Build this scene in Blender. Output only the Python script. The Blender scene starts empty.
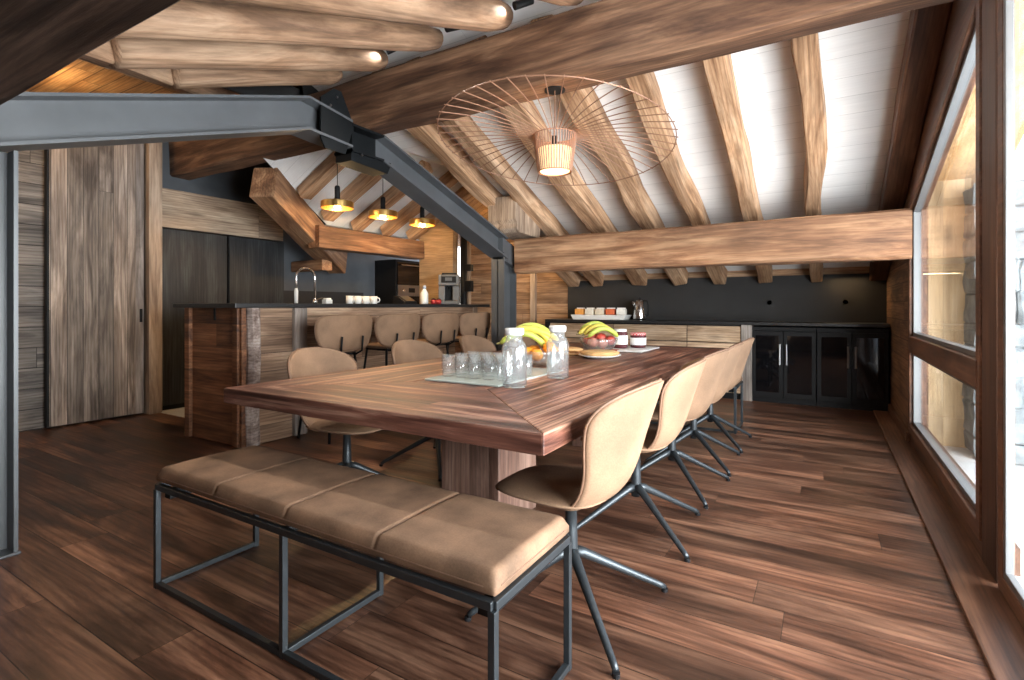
import bpy, bmesh, math, random
from mathutils import Vector, Matrix, noise
random.seed(7)
PI = math.pi
SC = bpy.context.scene
COL = SC.collection

# ------------------------------------------------------------------ camera
H = 1.15
YAW = math.atan2(314, 520)
cam_d = bpy.data.cameras.new('camera')
cam = bpy.data.objects.new('camera', cam_d)
COL.objects.link(cam)
cam.location = (0, 0, H)
cam.rotation_euler = (PI/2, 0, YAW)
cam_d.sensor_fit = 'HORIZONTAL'
cam_d.sensor_width = 36
cam_d.lens = 520/1024*36
cam_d.shift_y = -34/1024
cam_d.clip_start = 0.05
SC.camera = cam

# ------------------------------------------------------------------ world, view
W = bpy.data.worlds.new('World')
SC.world = W
W.use_nodes = True
wn = W.node_tree.nodes
wl = W.node_tree.links
wn.clear()
w_out = wn.new('ShaderNodeOutputWorld')
w_bg = wn.new('ShaderNodeBackground')
w_tc = wn.new('ShaderNodeTexCoord')
w_sep = wn.new('ShaderNodeSeparateXYZ')
w_ramp = wn.new('ShaderNodeValToRGB')
wl.new(w_tc.outputs['Generated'], w_sep.inputs[0])
wl.new(w_sep.outputs['Z'], w_ramp.inputs[0])
w_ramp.color_ramp.elements[0].position = 0.0
w_ramp.color_ramp.elements[0].color = (0.95, 0.95, 0.95, 1)
w_ramp.color_ramp.elements[1].position = 0.7
w_ramp.color_ramp.elements[1].color = (0.66, 0.80, 1.0, 1)
wl.new(w_ramp.outputs[0], w_bg.inputs[0])
w_bg.inputs[1].default_value = 2.4
wl.new(w_bg.outputs[0], w_out.inputs[0])

SC.view_settings.view_transform = 'Standard'
SC.view_settings.look = 'None'
SC.view_settings.gamma = 1
SC.view_settings.use_curve_mapping = False
SC.view_settings.exposure = 1.24

def lamp(name, kind, loc, energy, color=(1, 1, 1), size=0.1, rot=None, parent=None, **kw):
    d = bpy.data.lights.new(name, kind)
    d.energy = energy
    d.color = color
    if kind == 'AREA':
        d.shape = 'RECTANGLE'
        d.size = size if not isinstance(size, tuple) else size[0]
        d.size_y = size if not isinstance(size, tuple) else size[1]
    else:
        d.shadow_soft_size = size
    for k, v in kw.items():
        setattr(d, k, v)
    o = bpy.data.objects.new(name, d)
    COL.objects.link(o)
    o.location = loc
    if rot:
        o.rotation_euler = rot
    if parent:
        o.parent = parent
    return o

# unseen area lamp added outside the big right glazing to strengthen its daylight
lamp('added_daylight_near_window', 'AREA', (2.3, 1.0, 1.0), 430, (0.97, 0.985, 1.0), (4.6, 2.0), (math.radians(95), 0, math.radians(76)))

# ------------------------------------------------------------------ helpers
def obj(name, bm, mat, parent=None, loc=(0, 0, 0), smooth=False, mtx=None, bevel=0, subsurf=0, solid=0):
    me = bpy.data.meshes.new(name)
    bmesh.ops.recalc_face_normals(bm, faces=bm.faces[:])
    bm.to_mesh(me)
    bm.free()
    if smooth:
        for p in me.polygons:
            p.use_smooth = True
    if isinstance(mat, (list, tuple)):
        for m_ in mat:
            me.materials.append(m_)
    elif mat:
        me.materials.append(mat)
    o = bpy.data.objects.new(name, me)
    COL.objects.link(o)
    if mtx is not None:
        o.matrix_world = mtx
    else:
        o.location = loc
    if parent:
        o.parent = parent
    if solid:
        m_ = o.modifiers.new('solid', 'SOLIDIFY'); m_.thickness = solid; m_.offset = 0
    if bevel:
        m_ = o.modifiers.new('bevel', 'BEVEL'); m_.width = bevel; m_.segments = 2; m_.limit_method = 'ANGLE'
    if subsurf:
        m_ = o.modifiers.new('sub', 'SUBSURF'); m_.levels = subsurf; m_.render_levels = subsurf
    return o

def tag(o, label=None, cat=None, group=None, kind=None):
    if label: o['label'] = label
    if cat: o['category'] = cat
    if group: o['group'] = group
    if kind: o['kind'] = kind
    return o

def struct(o, label=None, cat=None):
    return tag(o, label, cat, None, 'structure')

def thing(name, label, cat, loc=(0, 0, 0), rz=0, group=None):
    o = bpy.data.objects.new(name, None)
    COL.objects.link(o)
    o.empty_display_size = 0.1
    o.location = loc
    o.rotation_euler = (0, 0, rz)
    return tag(o, label, cat, group)

def kids(o):
    return [c for c in bpy.data.objects if c.parent is o]

def dup(root, loc, rz, label=None, group=None):
    r = root.copy(); COL.objects.link(r)
    r.location = loc; r.rotation_euler = (0, 0, rz)
    if label: r['label'] = label
    if group: r['group'] = group
    for ch in kids(root):
        c = ch.copy(); COL.objects.link(c); c.parent = r
        for g in kids(ch):
            d = g.copy(); COL.objects.link(d); d.parent = c
    return r

def box(bm, x0, x1, y0, y1, z0, z1):
    v = [bm.verts.new(p) for p in ((x0, y0, z0), (x1, y0, z0), (x1, y1, z0), (x0, y1, z0),
                                    (x0, y0, z1), (x1, y0, z1), (x1, y1, z1), (x0, y1, z1))]
    for f in ((0, 3, 2, 1), (4, 5, 6, 7), (0, 1, 5, 4), (1, 2, 6, 5), (2, 3, 7, 6), (3, 0, 4, 7)):
        bm.faces.new([v[i] for i in f])
    return bm

def B(*a):
    return box(bmesh.new(), *a)

def prism(bm, pts, axis, a, b):
    """polygon pts extruded along axis ('x','y','z') from a to b"""
    def mk(p, t):
        if axis == 'x': return (t, p[0], p[1])
        if axis == 'y': return (p[0], t, p[1])
        return (p[0], p[1], t)
    v0 = [bm.verts.new(mk(p, a)) for p in pts]
    v1 = [bm.verts.new(mk(p, b)) for p in pts]
    n = len(pts)
    bm.faces.new(v0); bm.faces.new(v1[::-1])
    for i in range(n):
        bm.faces.new((v0[i], v0[(i+1) % n], v1[(i+1) % n], v1[i]))
    return bm

def tube(bm, pts, r, seg=8, cap=True):
    pts = [Vector(p) for p in pts]
    n = len(pts)
    rr = r if isinstance(r, (list, tuple)) else [r]*n
    rings = []
    up = None
    for i in range(n):
        if i == 0: t = pts[1]-pts[0]
        elif i == n-1: t = pts[-1]-pts[-2]
        else: t = (pts[i+1]-pts[i]).normalized() + (pts[i]-pts[i-1]).normalized()
        t.normalize()
        if up is None:
            up = Vector((0, 0, 1)) if abs(t.z) < 0.9 else Vector((1, 0, 0))
        s = t.cross(up)
        if s.length < 1e-5:
            s = t.cross(Vector((0, 1, 0)))
        s.normalize()
        u = s.cross(t).normalized()
        up = u
        rings.append([bm.verts.new(pts[i] + (s*math.cos(2*PI*k/seg) + u*math.sin(2*PI*k/seg))*rr[i]) for k in range(seg)])
    for i in range(n-1):
        for k in range(seg):
            bm.faces.new((rings[i][k], rings[i][(k+1) % seg], rings[i+1][(k+1) % seg], rings[i+1][k]))
    if cap:
        bm.faces.new(rings[0][::-1]); bm.faces.new(rings[-1])
    return bm

def ring_tube(bm, pts, r, seg=6):
    pts = [Vector(p) for p in pts]
    n = len(pts)
    c = sum(pts, Vector())/n
    rings = []
    for i in range(n):
        t = (pts[(i+1) % n]-pts[i-1]).normalized()
        o_ = (pts[i]-c)
        s = (o_ - t*o_.dot(t)).normalized()
        u = t.cross(s)
        rings.append([bm.verts.new(pts[i] + (s*math.cos(2*PI*k/seg)+u*math.sin(2*PI*k/seg))*r) for k in range(seg)])
    for i in range(n):
        a, b = rings[i], rings[(i+1) % n]
        for k in range(seg):
            bm.faces.new((a[k], a[(k+1) % seg], b[(k+1) % seg], b[k]))
    return bm

def lathe(bm, prof, seg=24, c=(0, 0, 0)):
    """prof: list of (r,z); r==0 ends collapse to a point"""
    rings = []
    for r, z in prof:
        if r < 1e-6:
            rings.append([bm.verts.new((c[0], c[1], c[2]+z))])
        else:
            rings.append([bm.verts.new((c[0]+r*math.cos(2*PI*k/seg), c[1]+r*math.sin(2*PI*k/seg), c[2]+z)) for k in range(seg)])
    for a, b in zip(rings, rings[1:]):
        for k in range(seg):
            k2 = (k+1) % seg
            if len(a) == 1 and len(b) == 1: continue
            if len(a) == 1: bm.faces.new((a[0], b[k], b[k2]))
            elif len(b) == 1: bm.faces.new((a[k], a[k2], b[0]))
            else: bm.faces.new((a[k], a[k2], b[k2], b[k]))
    return bm

def blob(bm, c, r, sub=2, sq=(1, 1, 1), amp=0.0):
    res = bmesh.ops.create_icosphere(bm, subdivisions=sub, radius=1)
    for v in res['verts']:
        p = v.co.copy()
        k = 1 + amp*noise.noise(p*2.2 + Vector(c)*5)
        v.co = Vector((c[0]+p.x*r*sq[0]*k, c[1]+p.y*r*sq[1]*k, c[2]+p.z*r*sq[2]*k))
    return bm

def frame_mtx(p0, p1, up=(0, 0, 1)):
    p0, p1 = Vector(p0), Vector(p1)
    x = (p1-p0).normalized()
    y = Vector(up).cross(x).normalized()
    z = x.cross(y)
    m_ = Matrix((x, y, z)).transposed().to_4x4()
    m_.translation = p0
    return m_, (p1-p0).length

def beam_bm(L, w, h, wob=0.006, n=None, bev=0.012, seed=0, bow=0.0):
    """rough hewn beam along local x, section w(y) x h(z), hung below the axis top (z from -h to 0)"""
    bm = bmesh.new()
    n = n or max(4, int(L/0.22))
    b = bev
    sec = [(-w/2+b, -h), (w/2-b, -h), (w/2, -h+b), (w/2, -b), (w/2-b, 0), (-w/2+b, 0), (-w/2, -b), (-w/2, -h+b)]
    rings = []
    for i in range(n+1):
        x = L*i/n
        ring = []
        for j, (y, z) in enumerate(sec):
            p = Vector((x*1.7+seed*13.1, y*6+seed*3.3, z*6))
            dy = noise.noise(p)*wob*2
            dz = noise.noise(p+Vector((40, 7, 3)))*wob*2
            sway = noise.noise(Vector((x*0.9+seed*5, 0, 0)))*bow
            ring.append(bm.verts.new((x, y+dy+sway, z+dz)))
        rings.append(ring)
    for a, c in zip(rings, rings[1:]):
        for j in range(8):
            bm.faces.new((a[j], a[(j+1) % 8], c[(j+1) % 8], c[j]))
    bm.faces.new(rings[0]); bm.faces.new(rings[-1][::-1])
    return bm

_bs = [0]
def beam(name, p0, p1, w, h, mat, parent=None, up=(0, 0, 1), wob=0.006, bow=0.0, bev=0.012):
    m_, L = frame_mtx(p0, p1, up)
    _bs[0] += 1
    bm = beam_bm(L, w, h, wob, seed=_bs[0], bow=bow, bev=bev)
    return obj(name, bm, mat, parent, mtx=m_)

def log(name, p0, p1, r, mat, seed=0):
    m_, L = frame_mtx(p0, p1)
    bm = bmesh.new()
    n = 18; seg = 16
    rings = []
    for i in range(n+1):
        x = L*i/n
        e = min(1, (L-x)/0.06 + 0.8)
        ring = []
        for k in range(seg):
            a = 2*PI*k/seg
            rr = r*e*(1 + 0.07*noise.noise(Vector((x*1.3+seed*9, math.cos(a)*0.8, math.sin(a)*0.8))))
            sz = noise.noise(Vector((x*0.8+seed*4, 3, 1)))*0.012
            ring.append(bm.verts.new((x, rr*math.cos(a)*1.02, rr*math.sin(a)*0.9+sz)))
        rings.append(ring)
    for a, c in zip(rings, rings[1:]):
        for k in range(seg):
            bm.faces.new((a[k], a[(k+1) % seg], c[(k+1) % seg], c[k]))
    bm.faces.new(rings[0]); bm.faces.new(rings[-1][::-1])
    return obj(name, bm, mat, mtx=m_, smooth=True)

# ------------------------------------------------------------------ materials
def new_mat(name):
    m_ = bpy.data.materials.new(name)
    m_.use_nodes = True
    nt = m_.node_tree
    b = nt.nodes['Principled BSDF']
    return m_, nt, b

def plain(name, col, rough=0.5, metal=0.0, noise_amt=0.0, nscale=20, bump=0.0, spec=0.5, coat=0):
    m_, nt, b = new_mat(name)
    b.inputs['Roughness'].default_value = rough
    b.inputs['Metallic'].default_value = metal
    b.inputs['Specular IOR Level'].default_value = spec
    b.inputs['Coat Weight'].default_value = coat
    tc = nt.nodes.new('ShaderNodeTexCoord')
    nz = nt.nodes.new('ShaderNodeTexNoise')
    nz.inputs['Scale'].default_value = nscale
    nz.inputs['Detail'].default_value = 5
    nt.links.new(tc.outputs['Object'], nz.inputs['Vector'])
    rp = nt.nodes.new('ShaderNodeValToRGB')
    rp.color_ramp.elements[0].position = 0.3
    rp.color_ramp.elements[1].position = 0.7
    rp.color_ramp.elements[0].color = tuple(c*(1-noise_amt) for c in col)+(1,)
    rp.color_ramp.elements[1].color = tuple(min(1, c*(1+noise_amt)) for c in col)+(1,)
    nt.links.new(nz.outputs['Fac'], rp.inputs[0])
    nt.links.new(rp.outputs[0], b.inputs['Base Color'])
    if bump:
        bp = nt.nodes.new('ShaderNodeBump')
        bp.inputs['Strength'].default_value = bump
        bp.inputs['Distance'].default_value = 0.01
        nt.links.new(nz.outputs['Fac'], bp.inputs['Height'])
        nt.links.new(bp.outputs[0], b.inputs['Normal'])
    return m_

def math_n(nt, op, a, b=None):
    n = nt.nodes.new('ShaderNodeMath'); n.operation = op
    for i, v in ((0, a), (1, b)):
        if v is None: continue
        if isinstance(v, (int, float)): n.inputs[i].default_value = v
        else: nt.links.new(v, n.inputs[i])
    return n.outputs[0]

def ramp(nt, fac, stops):
    r = nt.nodes.new('ShaderNodeValToRGB')
    e = r.color_ramp.elements
    while len(e) > 1: e.remove(e[-1])
    e[0].position = stops[0][0]; e[0].color = tuple(stops[0][1])+(1,)
    for p, c in stops[1:]:
        k = e.new(p); k.color = tuple(c)+(1,)
    nt.links.new(fac, r.inputs[0])
    return r.outputs[0]

def mixc(nt, mode, fac, a, b):
    n = nt.nodes.new('ShaderNodeMix'); n.data_type = 'RGBA'; n.blend_type = mode
    if isinstance(fac, (int, float)): n.inputs[0].default_value = fac
    else: nt.links.new(fac, n.inputs[0])
    for i, v in ((6, a), (7, b)):
        if isinstance(v, tuple): n.inputs[i].default_value = v+(1,) if len(v) == 3 else v
        else: nt.links.new(v, n.inputs[i])
    return n.outputs[2]

def wood(name, dark, mid, light, axes='xyz', width=0, length=2.4, rough=0.6, bump=0.35, knots=0.5,
         gap=0.5, vary=1.0, grain=1.0, spec=0.4, gapw=0.012, rings=0.5, patch=0.8, fine=0.75):
    """axes: (grain axis, across axis, other axis). width>0 -> boards across the second axis."""
    m_, nt, b = new_mat(name)
    L = nt.links
    tc = nt.nodes.new('ShaderNodeTexCoord')
    oi = nt.nodes.new('ShaderNodeObjectInfo')
    sp = nt.nodes.new('ShaderNodeSeparateXYZ')
    L.new(tc.outputs['Object'], sp.inputs[0])
    ax = {'x': sp.outputs[0], 'y': sp.outputs[1], 'z': sp.outputs[2]}
    u, v, w_ = ax[axes[0]], ax[axes[1]], ax[axes[2]]
    rnd = math_n(nt, 'MULTIPLY', oi.outputs['Random'], 37.0)
    gapmask = None
    if width:
        vs = math_n(nt, 'DIVIDE', v, width)
        pid = math_n(nt, 'FLOOR', vs)
        fr = math_n(nt, 'FRACT', vs)
        wn_ = nt.nodes.new('ShaderNodeTexWhiteNoise'); wn_.noise_dimensions = '1D'
        L.new(pid, wn_.inputs['W'])
        us = math_n(nt, 'DIVIDE', math_n(nt, 'ADD', u, math_n(nt, 'MULTIPLY', wn_.outputs['Value'], length*3)), length)
        sid = math_n(nt, 'FLOOR', us)
        fu = math_n(nt, 'FRACT', us)
        wn2 = nt.nodes.new('ShaderNodeTexWhiteNoise'); wn2.noise_dimensions = '2D'
        cb = nt.nodes.new('ShaderNodeCombineXYZ')
        L.new(pid, cb.inputs[0]); L.new(sid, cb.inputs[1])
        L.new(cb.outputs[0], wn2.inputs['Vector'])
        brnd = wn2.outputs['Value']
        g1 = math_n(nt, 'LESS_THAN', fr, gapw/width)
        g2 = math_n(nt, 'LESS_THAN', fu, gapw*0.6/length)
        gapmask = math_n(nt, 'MAXIMUM', g1, g2)
        rnd = math_n(nt, 'ADD', rnd, math_n(nt, 'MULTIPLY', brnd, 91.0))
    else:
        brnd = oi.outputs['Random']
    def vec(su, sv, sw):
        c = nt.nodes.new('ShaderNodeCombineXYZ')
        L.new(math_n(nt, 'ADD', math_n(nt, 'MULTIPLY', u, su), rnd), c.inputs[0])
        L.new(math_n(nt, 'MULTIPLY', v, sv), c.inputs[1])
        L.new(math_n(nt, 'MULTIPLY', w_, sw), c.inputs[2])
        return c.outputs[0]
    n1 = nt.nodes.new('ShaderNodeTexNoise')
    n1.inputs['Scale'].default_value = 1; n1.inputs['Detail'].default_value = 7
    n1.inputs['Roughness'].default_value = 0.62; n1.inputs['Distortion'].default_value = 0.9
    L.new(vec(0.9, 7.5*grain, 7.5*grain), n1.inputs['Vector'])
    n2 = nt.nodes.new('ShaderNodeTexNoise')
    n2.inputs['Scale'].default_value = 1; n2.inputs['Detail'].default_value = 5
    n2.inputs['Roughness'].default_value = 0.65
    L.new(vec(3.5, 60*grain, 60*grain), n2.inputs['Vector'])
    n3 = nt.nodes.new('ShaderNodeTexNoise')
    n3.inputs['Scale'].default_value = 1; n3.inputs['Detail'].default_value = 3
    L.new(vec(1.3, 2.6, 2.6), n3.inputs['Vector'])
    base = ramp(nt, n1.outputs['Fac'], [(0.36, dark), (0.5, mid), (0.64, light)])
    base = mixc(nt, 'MULTIPLY', patch, base, ramp(nt, n3.outputs['Fac'], [(0.3, (0.62, 0.60, 0.60)), (0.5, (1, 1, 1)), (0.7, (1.22, 1.17, 1.12))]))
    # cathedral grain lines
    wv = nt.nodes.new('ShaderNodeTexWave')
    wv.wave_type = 'BANDS'; wv.bands_direction = 'Y'
    wv.inputs['Scale'].default_value = 1.0
    wv.inputs['Distortion'].default_value = 9.0
    wv.inputs['Detail'].default_value = 2.0
    wv.inputs['Detail Scale'].default_value = 0.8
    L.new(vec(0.8, 11*grain, 11*grain), wv.inputs['Vector'])
    base = mixc(nt, 'MULTIPLY', rings, base, ramp(nt, wv.outputs['Fac'], [(0.0, (0.55, 0.5, 0.47)), (0.45, (1, 1, 1)), (1, (1.0, 1.0, 1.0))]))
    fine_c = ramp(nt, n2.outputs['Fac'], [(0.3, (0.55, 0.52, 0.5)), (0.6, (1.08, 1.06, 1.05))])
    base = mixc(nt, 'MULTIPLY', fine, base, fine_c)
    if knots:
        vo = nt.nodes.new('ShaderNodeTexVoronoi')
        vo.inputs['Scale'].default_value = 1
        L.new(vec(1.1, 3.6, 3.6), vo.inputs['Vector'])
        kd = ramp(nt, vo.outputs['Distance'], [(0.03, (1, 1, 1)), (0.15, (0, 0, 0))])
        base = mixc(nt, 'MIX', math_n(nt, 'MULTIPLY', kd, knots), base, tuple(c*0.35 for c in dark))
    if vary:
        tone = ramp(nt, brnd, [(0.0, (1-0.38*vary,)*3), (0.5, (1.0, 1.0, 1.0)), (1.0, (1+0.35*vary, 1+0.32*vary, 1+0.3*vary))])
        base = mixc(nt, 'MULTIPLY', 1.0, base, tone)
    if gapmask is not None:
        base = mixc(nt, 'MIX', math_n(nt, 'MULTIPLY', gapmask, gap), base, tuple(c*0.12 for c in dark))
    L.new(base, b.inputs['Base Color'])
    rr = nt.nodes.new('ShaderNodeMapRange')
    rr.inputs['To Min'].default_value = max(0.05, rough-0.12); rr.inputs['To Max'].default_value = min(1, rough+0.15)
    L.new(n1.outputs['Fac'], rr.inputs['Value'])
    L.new(rr.outputs[0], b.inputs['Roughness'])
    b.inputs['Specular IOR Level'].default_value = spec
    hgt = math_n(nt, 'ADD', math_n(nt, 'MULTIPLY', n2.outputs['Fac'], 0.5), math_n(nt, 'MULTIPLY', n1.outputs['Fac'], 1.0))
    if gapmask is not None:
        hgt = math_n(nt, 'SUBTRACT', hgt, math_n(nt, 'MULTIPLY', gapmask, 1.5*gap))
    bp = nt.nodes.new('ShaderNodeBump')
    bp.inputs['Strength'].default_value = bump
    bp.inputs['Distance'].default_value = 0.006
    L.new(hgt, bp.inputs['Height'])
    L.new(bp.outputs[0], b.inputs['Normal'])
    return m_

def schlick(nt, f0, f90):
    lw = nt.nodes.new('ShaderNodeLayerWeight'); lw.inputs[0].default_value = 0.5
    p5 = math_n(nt, 'POWER', lw.outputs['Facing'], 4.0)
    return math_n(nt, 'ADD', math_n(nt, 'MULTIPLY', p5, f90-f0), f0)

def glass_pane(name, refl=0.12, tint=(0.97, 0.985, 0.98)):
    m_, nt, b = new_mat(name)
    nt.nodes.remove(b)
    out = [n for n in nt.nodes if n.type == 'OUTPUT_MATERIAL'][0]
    tr = nt.nodes.new('ShaderNodeBsdfTransparent'); tr.inputs[0].default_value = tint+(1,)
    gl = nt.nodes.new('ShaderNodeBsdfGlossy'); gl.inputs['Roughness'].default_value = 0.02
    mx = nt.nodes.new('ShaderNodeMixShader')
    nt.links.new(schlick(nt, 0.03, 0.55), mx.inputs[0])
    nt.links.new(tr.outputs[0], mx.inputs[1]); nt.links.new(gl.outputs[0], mx.inputs[2])
    nt.links.new(mx.outputs[0], out.inputs[0])
    return m_

def clear_glass(name, col=(1, 1, 1), rough=0.0, ior=1.45):
    m_, nt, b = new_mat(name)
    b.inputs['Base Color'].default_value = col+(1,)
    b.inputs['Roughness'].default_value = rough
    b.inputs['Transmission Weight'].default_value = 1
    b.inputs['IOR'].default_value = ior
    return m_

def thin_glass(name):
    m_, nt, b = new_mat(name)
    nt.nodes.remove(b)
    out = [n for n in nt.nodes if n.type == 'OUTPUT_MATERIAL'][0]
    tr = nt.nodes.new('ShaderNodeBsdfTransparent'); tr.inputs[0].default_value = (0.97, 0.98, 0.98, 1)
    gl = nt.nodes.new('ShaderNodeBsdfGlossy'); gl.inputs['Roughness'].default_value = 0.04
    tl = nt.nodes.new('ShaderNodeBsdfDiffuse'); tl.inputs[0].default_value = (0.85, 0.88, 0.9, 1)  # milky white mixed into the glass to stand for bright reflections
    m1 = nt.nodes.new('ShaderNodeMixShader'); m1.inputs[0].default_value = 0.065
    nt.links.new(tr.outputs[0], m1.inputs[1]); nt.links.new(tl.outputs[0], m1.inputs[2])
    mx = nt.nodes.new('ShaderNodeMixShader')
    nt.links.new(schlick(nt, 0.10, 1.0), mx.inputs[0])
    nt.links.new(m1.outputs[0], mx.inputs[1]); nt.links.new(gl.outputs[0], mx.inputs[2])
    nt.links.new(mx.outputs[0], out.inputs[0])
    return m_

def emit(name, col, strength):
    m_, nt, b = new_mat(name)
    b.inputs['Base Color'].default_value = col+(1,)
    b.inputs['Emission Color'].default_value = col+(1,)
    b.inputs['Emission Strength'].default_value = strength
    return m_

def leather(name, col, mott=1.0):
    m_, nt, b = new_mat(name)
    tc = nt.nodes.new('ShaderNodeTexCoord')
    n1 = nt.nodes.new('ShaderNodeTexNoise'); n1.inputs['Scale'].default_value = 6; n1.inputs['Detail'].default_value = 6
    n2 = nt.nodes.new('ShaderNodeTexNoise'); n2.inputs['Scale'].default_value = 160; n2.inputs['Detail'].default_value = 3
    nt.links.new(tc.outputs['Object'], n1.inputs['Vector']); nt.links.new(tc.outputs['Object'], n2.inputs['Vector'])
    c1 = ramp(nt, n1.outputs['Fac'], [(0.3, tuple(c*(1-0.22*mott) for c in col)), (0.52, col), (0.7, tuple(min(1, c*(1+0.16*mott)) for c in col))])
    c2 = ramp(nt, n2.outputs['Fac'], [(0.35, (0.86, 0.86, 0.86)), (0.65, (1.06, 1.06, 1.06))])
    nt.links.new(mixc(nt, 'MULTIPLY', 0.8, c1, c2), b.inputs['Base Color'])
    b.inputs['Roughness'].default_value = 0.75
    b.inputs['Specular IOR Level'].default_value = 0.3
    bp = nt.nodes.new('ShaderNodeBump'); bp.inputs['Strength'].default_value = 0.12; bp.inputs['Distance'].default_value = 0.004
    nt.links.new(n2.outputs['Fac'], bp.inputs['Height']); nt.links.new(bp.outputs[0], b.inputs['Normal'])
    return m_

M = {}
M['floor'] = wood('floor_planks', (0.036, 0.016, 0.010), (0.115, 0.053, 0.032), (0.25, 0.130, 0.080), 'xyz', 0.20, 1.9,
                  rough=0.36, bump=0.3, knots=0.6, gap=0.85, vary=1.1, gapw=0.004, patch=1.0, grain=0.75, rings=0.7)
M['beam'] = wood('old_spruce_beam', (0.135, 0.062, 0.030), (0.26, 0.135, 0.070), (0.42, 0.25, 0.14), 'xyz', rough=0.7, knots=0.6, bump=0.5, vary=0.3, patch=1.0)
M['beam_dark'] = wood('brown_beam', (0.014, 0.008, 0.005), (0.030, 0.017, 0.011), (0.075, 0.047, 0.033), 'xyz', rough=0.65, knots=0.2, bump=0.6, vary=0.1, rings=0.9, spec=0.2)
M['rafter'] = wood('rafter_wood', (0.25, 0.135, 0.070), (0.45, 0.275, 0.158), (0.62, 0.42, 0.27), 'xyz', rough=0.7, knots=0.6, bump=0.45, vary=0.35)
M['log'] = wood('log_wood', (0.15, 0.082, 0.045), (0.30, 0.18, 0.108), (0.45, 0.30, 0.195), 'xyz', rough=0.75, knots=0.8, bump=0.35, vary=0.3, grain=0.8)
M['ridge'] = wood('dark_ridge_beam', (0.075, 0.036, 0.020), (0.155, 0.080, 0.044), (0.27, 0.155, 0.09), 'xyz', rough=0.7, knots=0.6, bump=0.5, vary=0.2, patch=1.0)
M['table'] = None
M['table_x'] = wood('table_boards_crosswise', (0.050, 0.018, 0.013), (0.18, 0.075, 0.053), (0.46, 0.28, 0.21), 'xyz', 0.16, 6, rough=0.45, bump=0.5, knots=0.12, gap=0.45, vary=0.6, gapw=0.003, rings=1.0, grain=1.5, spec=0.3, fine=1.0, patch=1.0)
M['table_y'] = wood('table_boards_lengthwise', (0.050, 0.018, 0.013), (0.19, 0.080, 0.056), (0.48, 0.29, 0.215), 'yxz', 0.16, 6, rough=0.45, bump=0.5, knots=0.12, gap=0.45, vary=0.6, gapw=0.003, rings=1.0, grain=1.5, spec=0.3, fine=1.0, patch=1.0)
M['table_z'] = wood('table_pedestal_wood', (0.06, 0.030, 0.022), (0.125, 0.07, 0.052), (0.22, 0.14, 0.11), 'zxy', 0.12, 6, rough=0.5, knots=0.1, gap=0.4, vary=0.3, gapw=0.003)
M['grey_planks'] = wood('grey_wall_planks', (0.10, 0.09, 0.082), (0.20, 0.18, 0.162), (0.32, 0.285, 0.25), 'yzx', 0.19, 3.0, rough=0.8, knots=0.4, gap=0.85, vary=0.7, gapw=0.008)
M['door'] = wood('sliding_door_boards', (0.11, 0.088, 0.073), (0.235, 0.198, 0.168), (0.38, 0.325, 0.28), 'zyx', 0.125, 9, rough=0.75, knots=0.9, gap=0.9, vary=1.0, gapw=0.004)
M['trim'] = wood('pale_trim_wood', (0.24, 0.17, 0.12), (0.40, 0.30, 0.22), (0.53, 0.42, 0.32), 'zxy', rough=0.75, knots=0.5, vary=0.2)
M['pale_planks_y'] = wood('pale_bulkhead_boards', (0.25, 0.175, 0.12), (0.42, 0.31, 0.22), (0.56, 0.44, 0.32), 'yzx', 0.5, 1.55, rough=0.75, knots=0.6, gap=0.8, vary=0.25, gapw=0.006)
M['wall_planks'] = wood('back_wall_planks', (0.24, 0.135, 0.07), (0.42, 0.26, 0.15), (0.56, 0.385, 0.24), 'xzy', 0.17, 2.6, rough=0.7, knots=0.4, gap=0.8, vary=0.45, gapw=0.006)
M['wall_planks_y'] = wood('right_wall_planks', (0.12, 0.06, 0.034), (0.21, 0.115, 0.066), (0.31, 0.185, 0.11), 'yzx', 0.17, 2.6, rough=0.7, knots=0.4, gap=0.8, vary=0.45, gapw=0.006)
M['ply'] = wood('beige_board', (0.45, 0.30, 0.17), (0.55, 0.38, 0.225), (0.62, 0.45, 0.28), 'xzy', rough=0.7, knots=0, vary=0.1, rings=0.2)
M['island_end'] = wood('island_end_boards', (0.085, 0.032, 0.014), (0.20, 0.083, 0.036), (0.32, 0.15, 0.072), 'xzy', 0.2, 3.0, rough=0.55, knots=0.4, gap=0.6, vary=0.5, gapw=0.004)
M['island_front'] = wood('island_front_boards', (0.22, 0.135, 0.085), (0.36, 0.235, 0.155), (0.50, 0.36, 0.25), 'yzx', 0.15, 2.2, rough=0.7, knots=0.5, gap=0.7, vary=0.4, gapw=0.005)
M['post_bark'] = wood('bark_edge_post', (0.16, 0.11, 0.09), (0.33, 0.26, 0.23), (0.52, 0.45, 0.41), 'zxy', rough=0.8, knots=0.7, vary=0.2)
M['post_grey'] = wood('grey_post', (0.17, 0.145, 0.13), (0.30, 0.265, 0.24), (0.44, 0.40, 0.365), 'zxy', rough=0.8, knots=0.4, vary=0.2)
M['drawer'] = wood('drawer_front_wood', (0.22, 0.14, 0.085), (0.44, 0.31, 0.20), (0.60, 0.46, 0.33), 'xzy', rough=0.7, knots=0.5, vary=0.35, bump=0.6)
M['window_wood'] = wood('window_frame_wood', (0.075, 0.032, 0.018), (0.125, 0.058, 0.032), (0.19, 0.095, 0.055), 'xyz', rough=0.5, knots=0.15, vary=0.2)
M['window_wood_z'] = wood('window_post_wood', (0.06, 0.027, 0.016), (0.105, 0.05, 0.03), (0.165, 0.085, 0.052), 'zxy', rough=0.5, knots=0.15, vary=0.2)
M['window_wood_y'] = wood('window_rail_wood', (0.085, 0.038, 0.021), (0.14, 0.066, 0.037), (0.21, 0.105, 0.062), 'yxz', rough=0.45, knots=0.15, vary=0.2)
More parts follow.
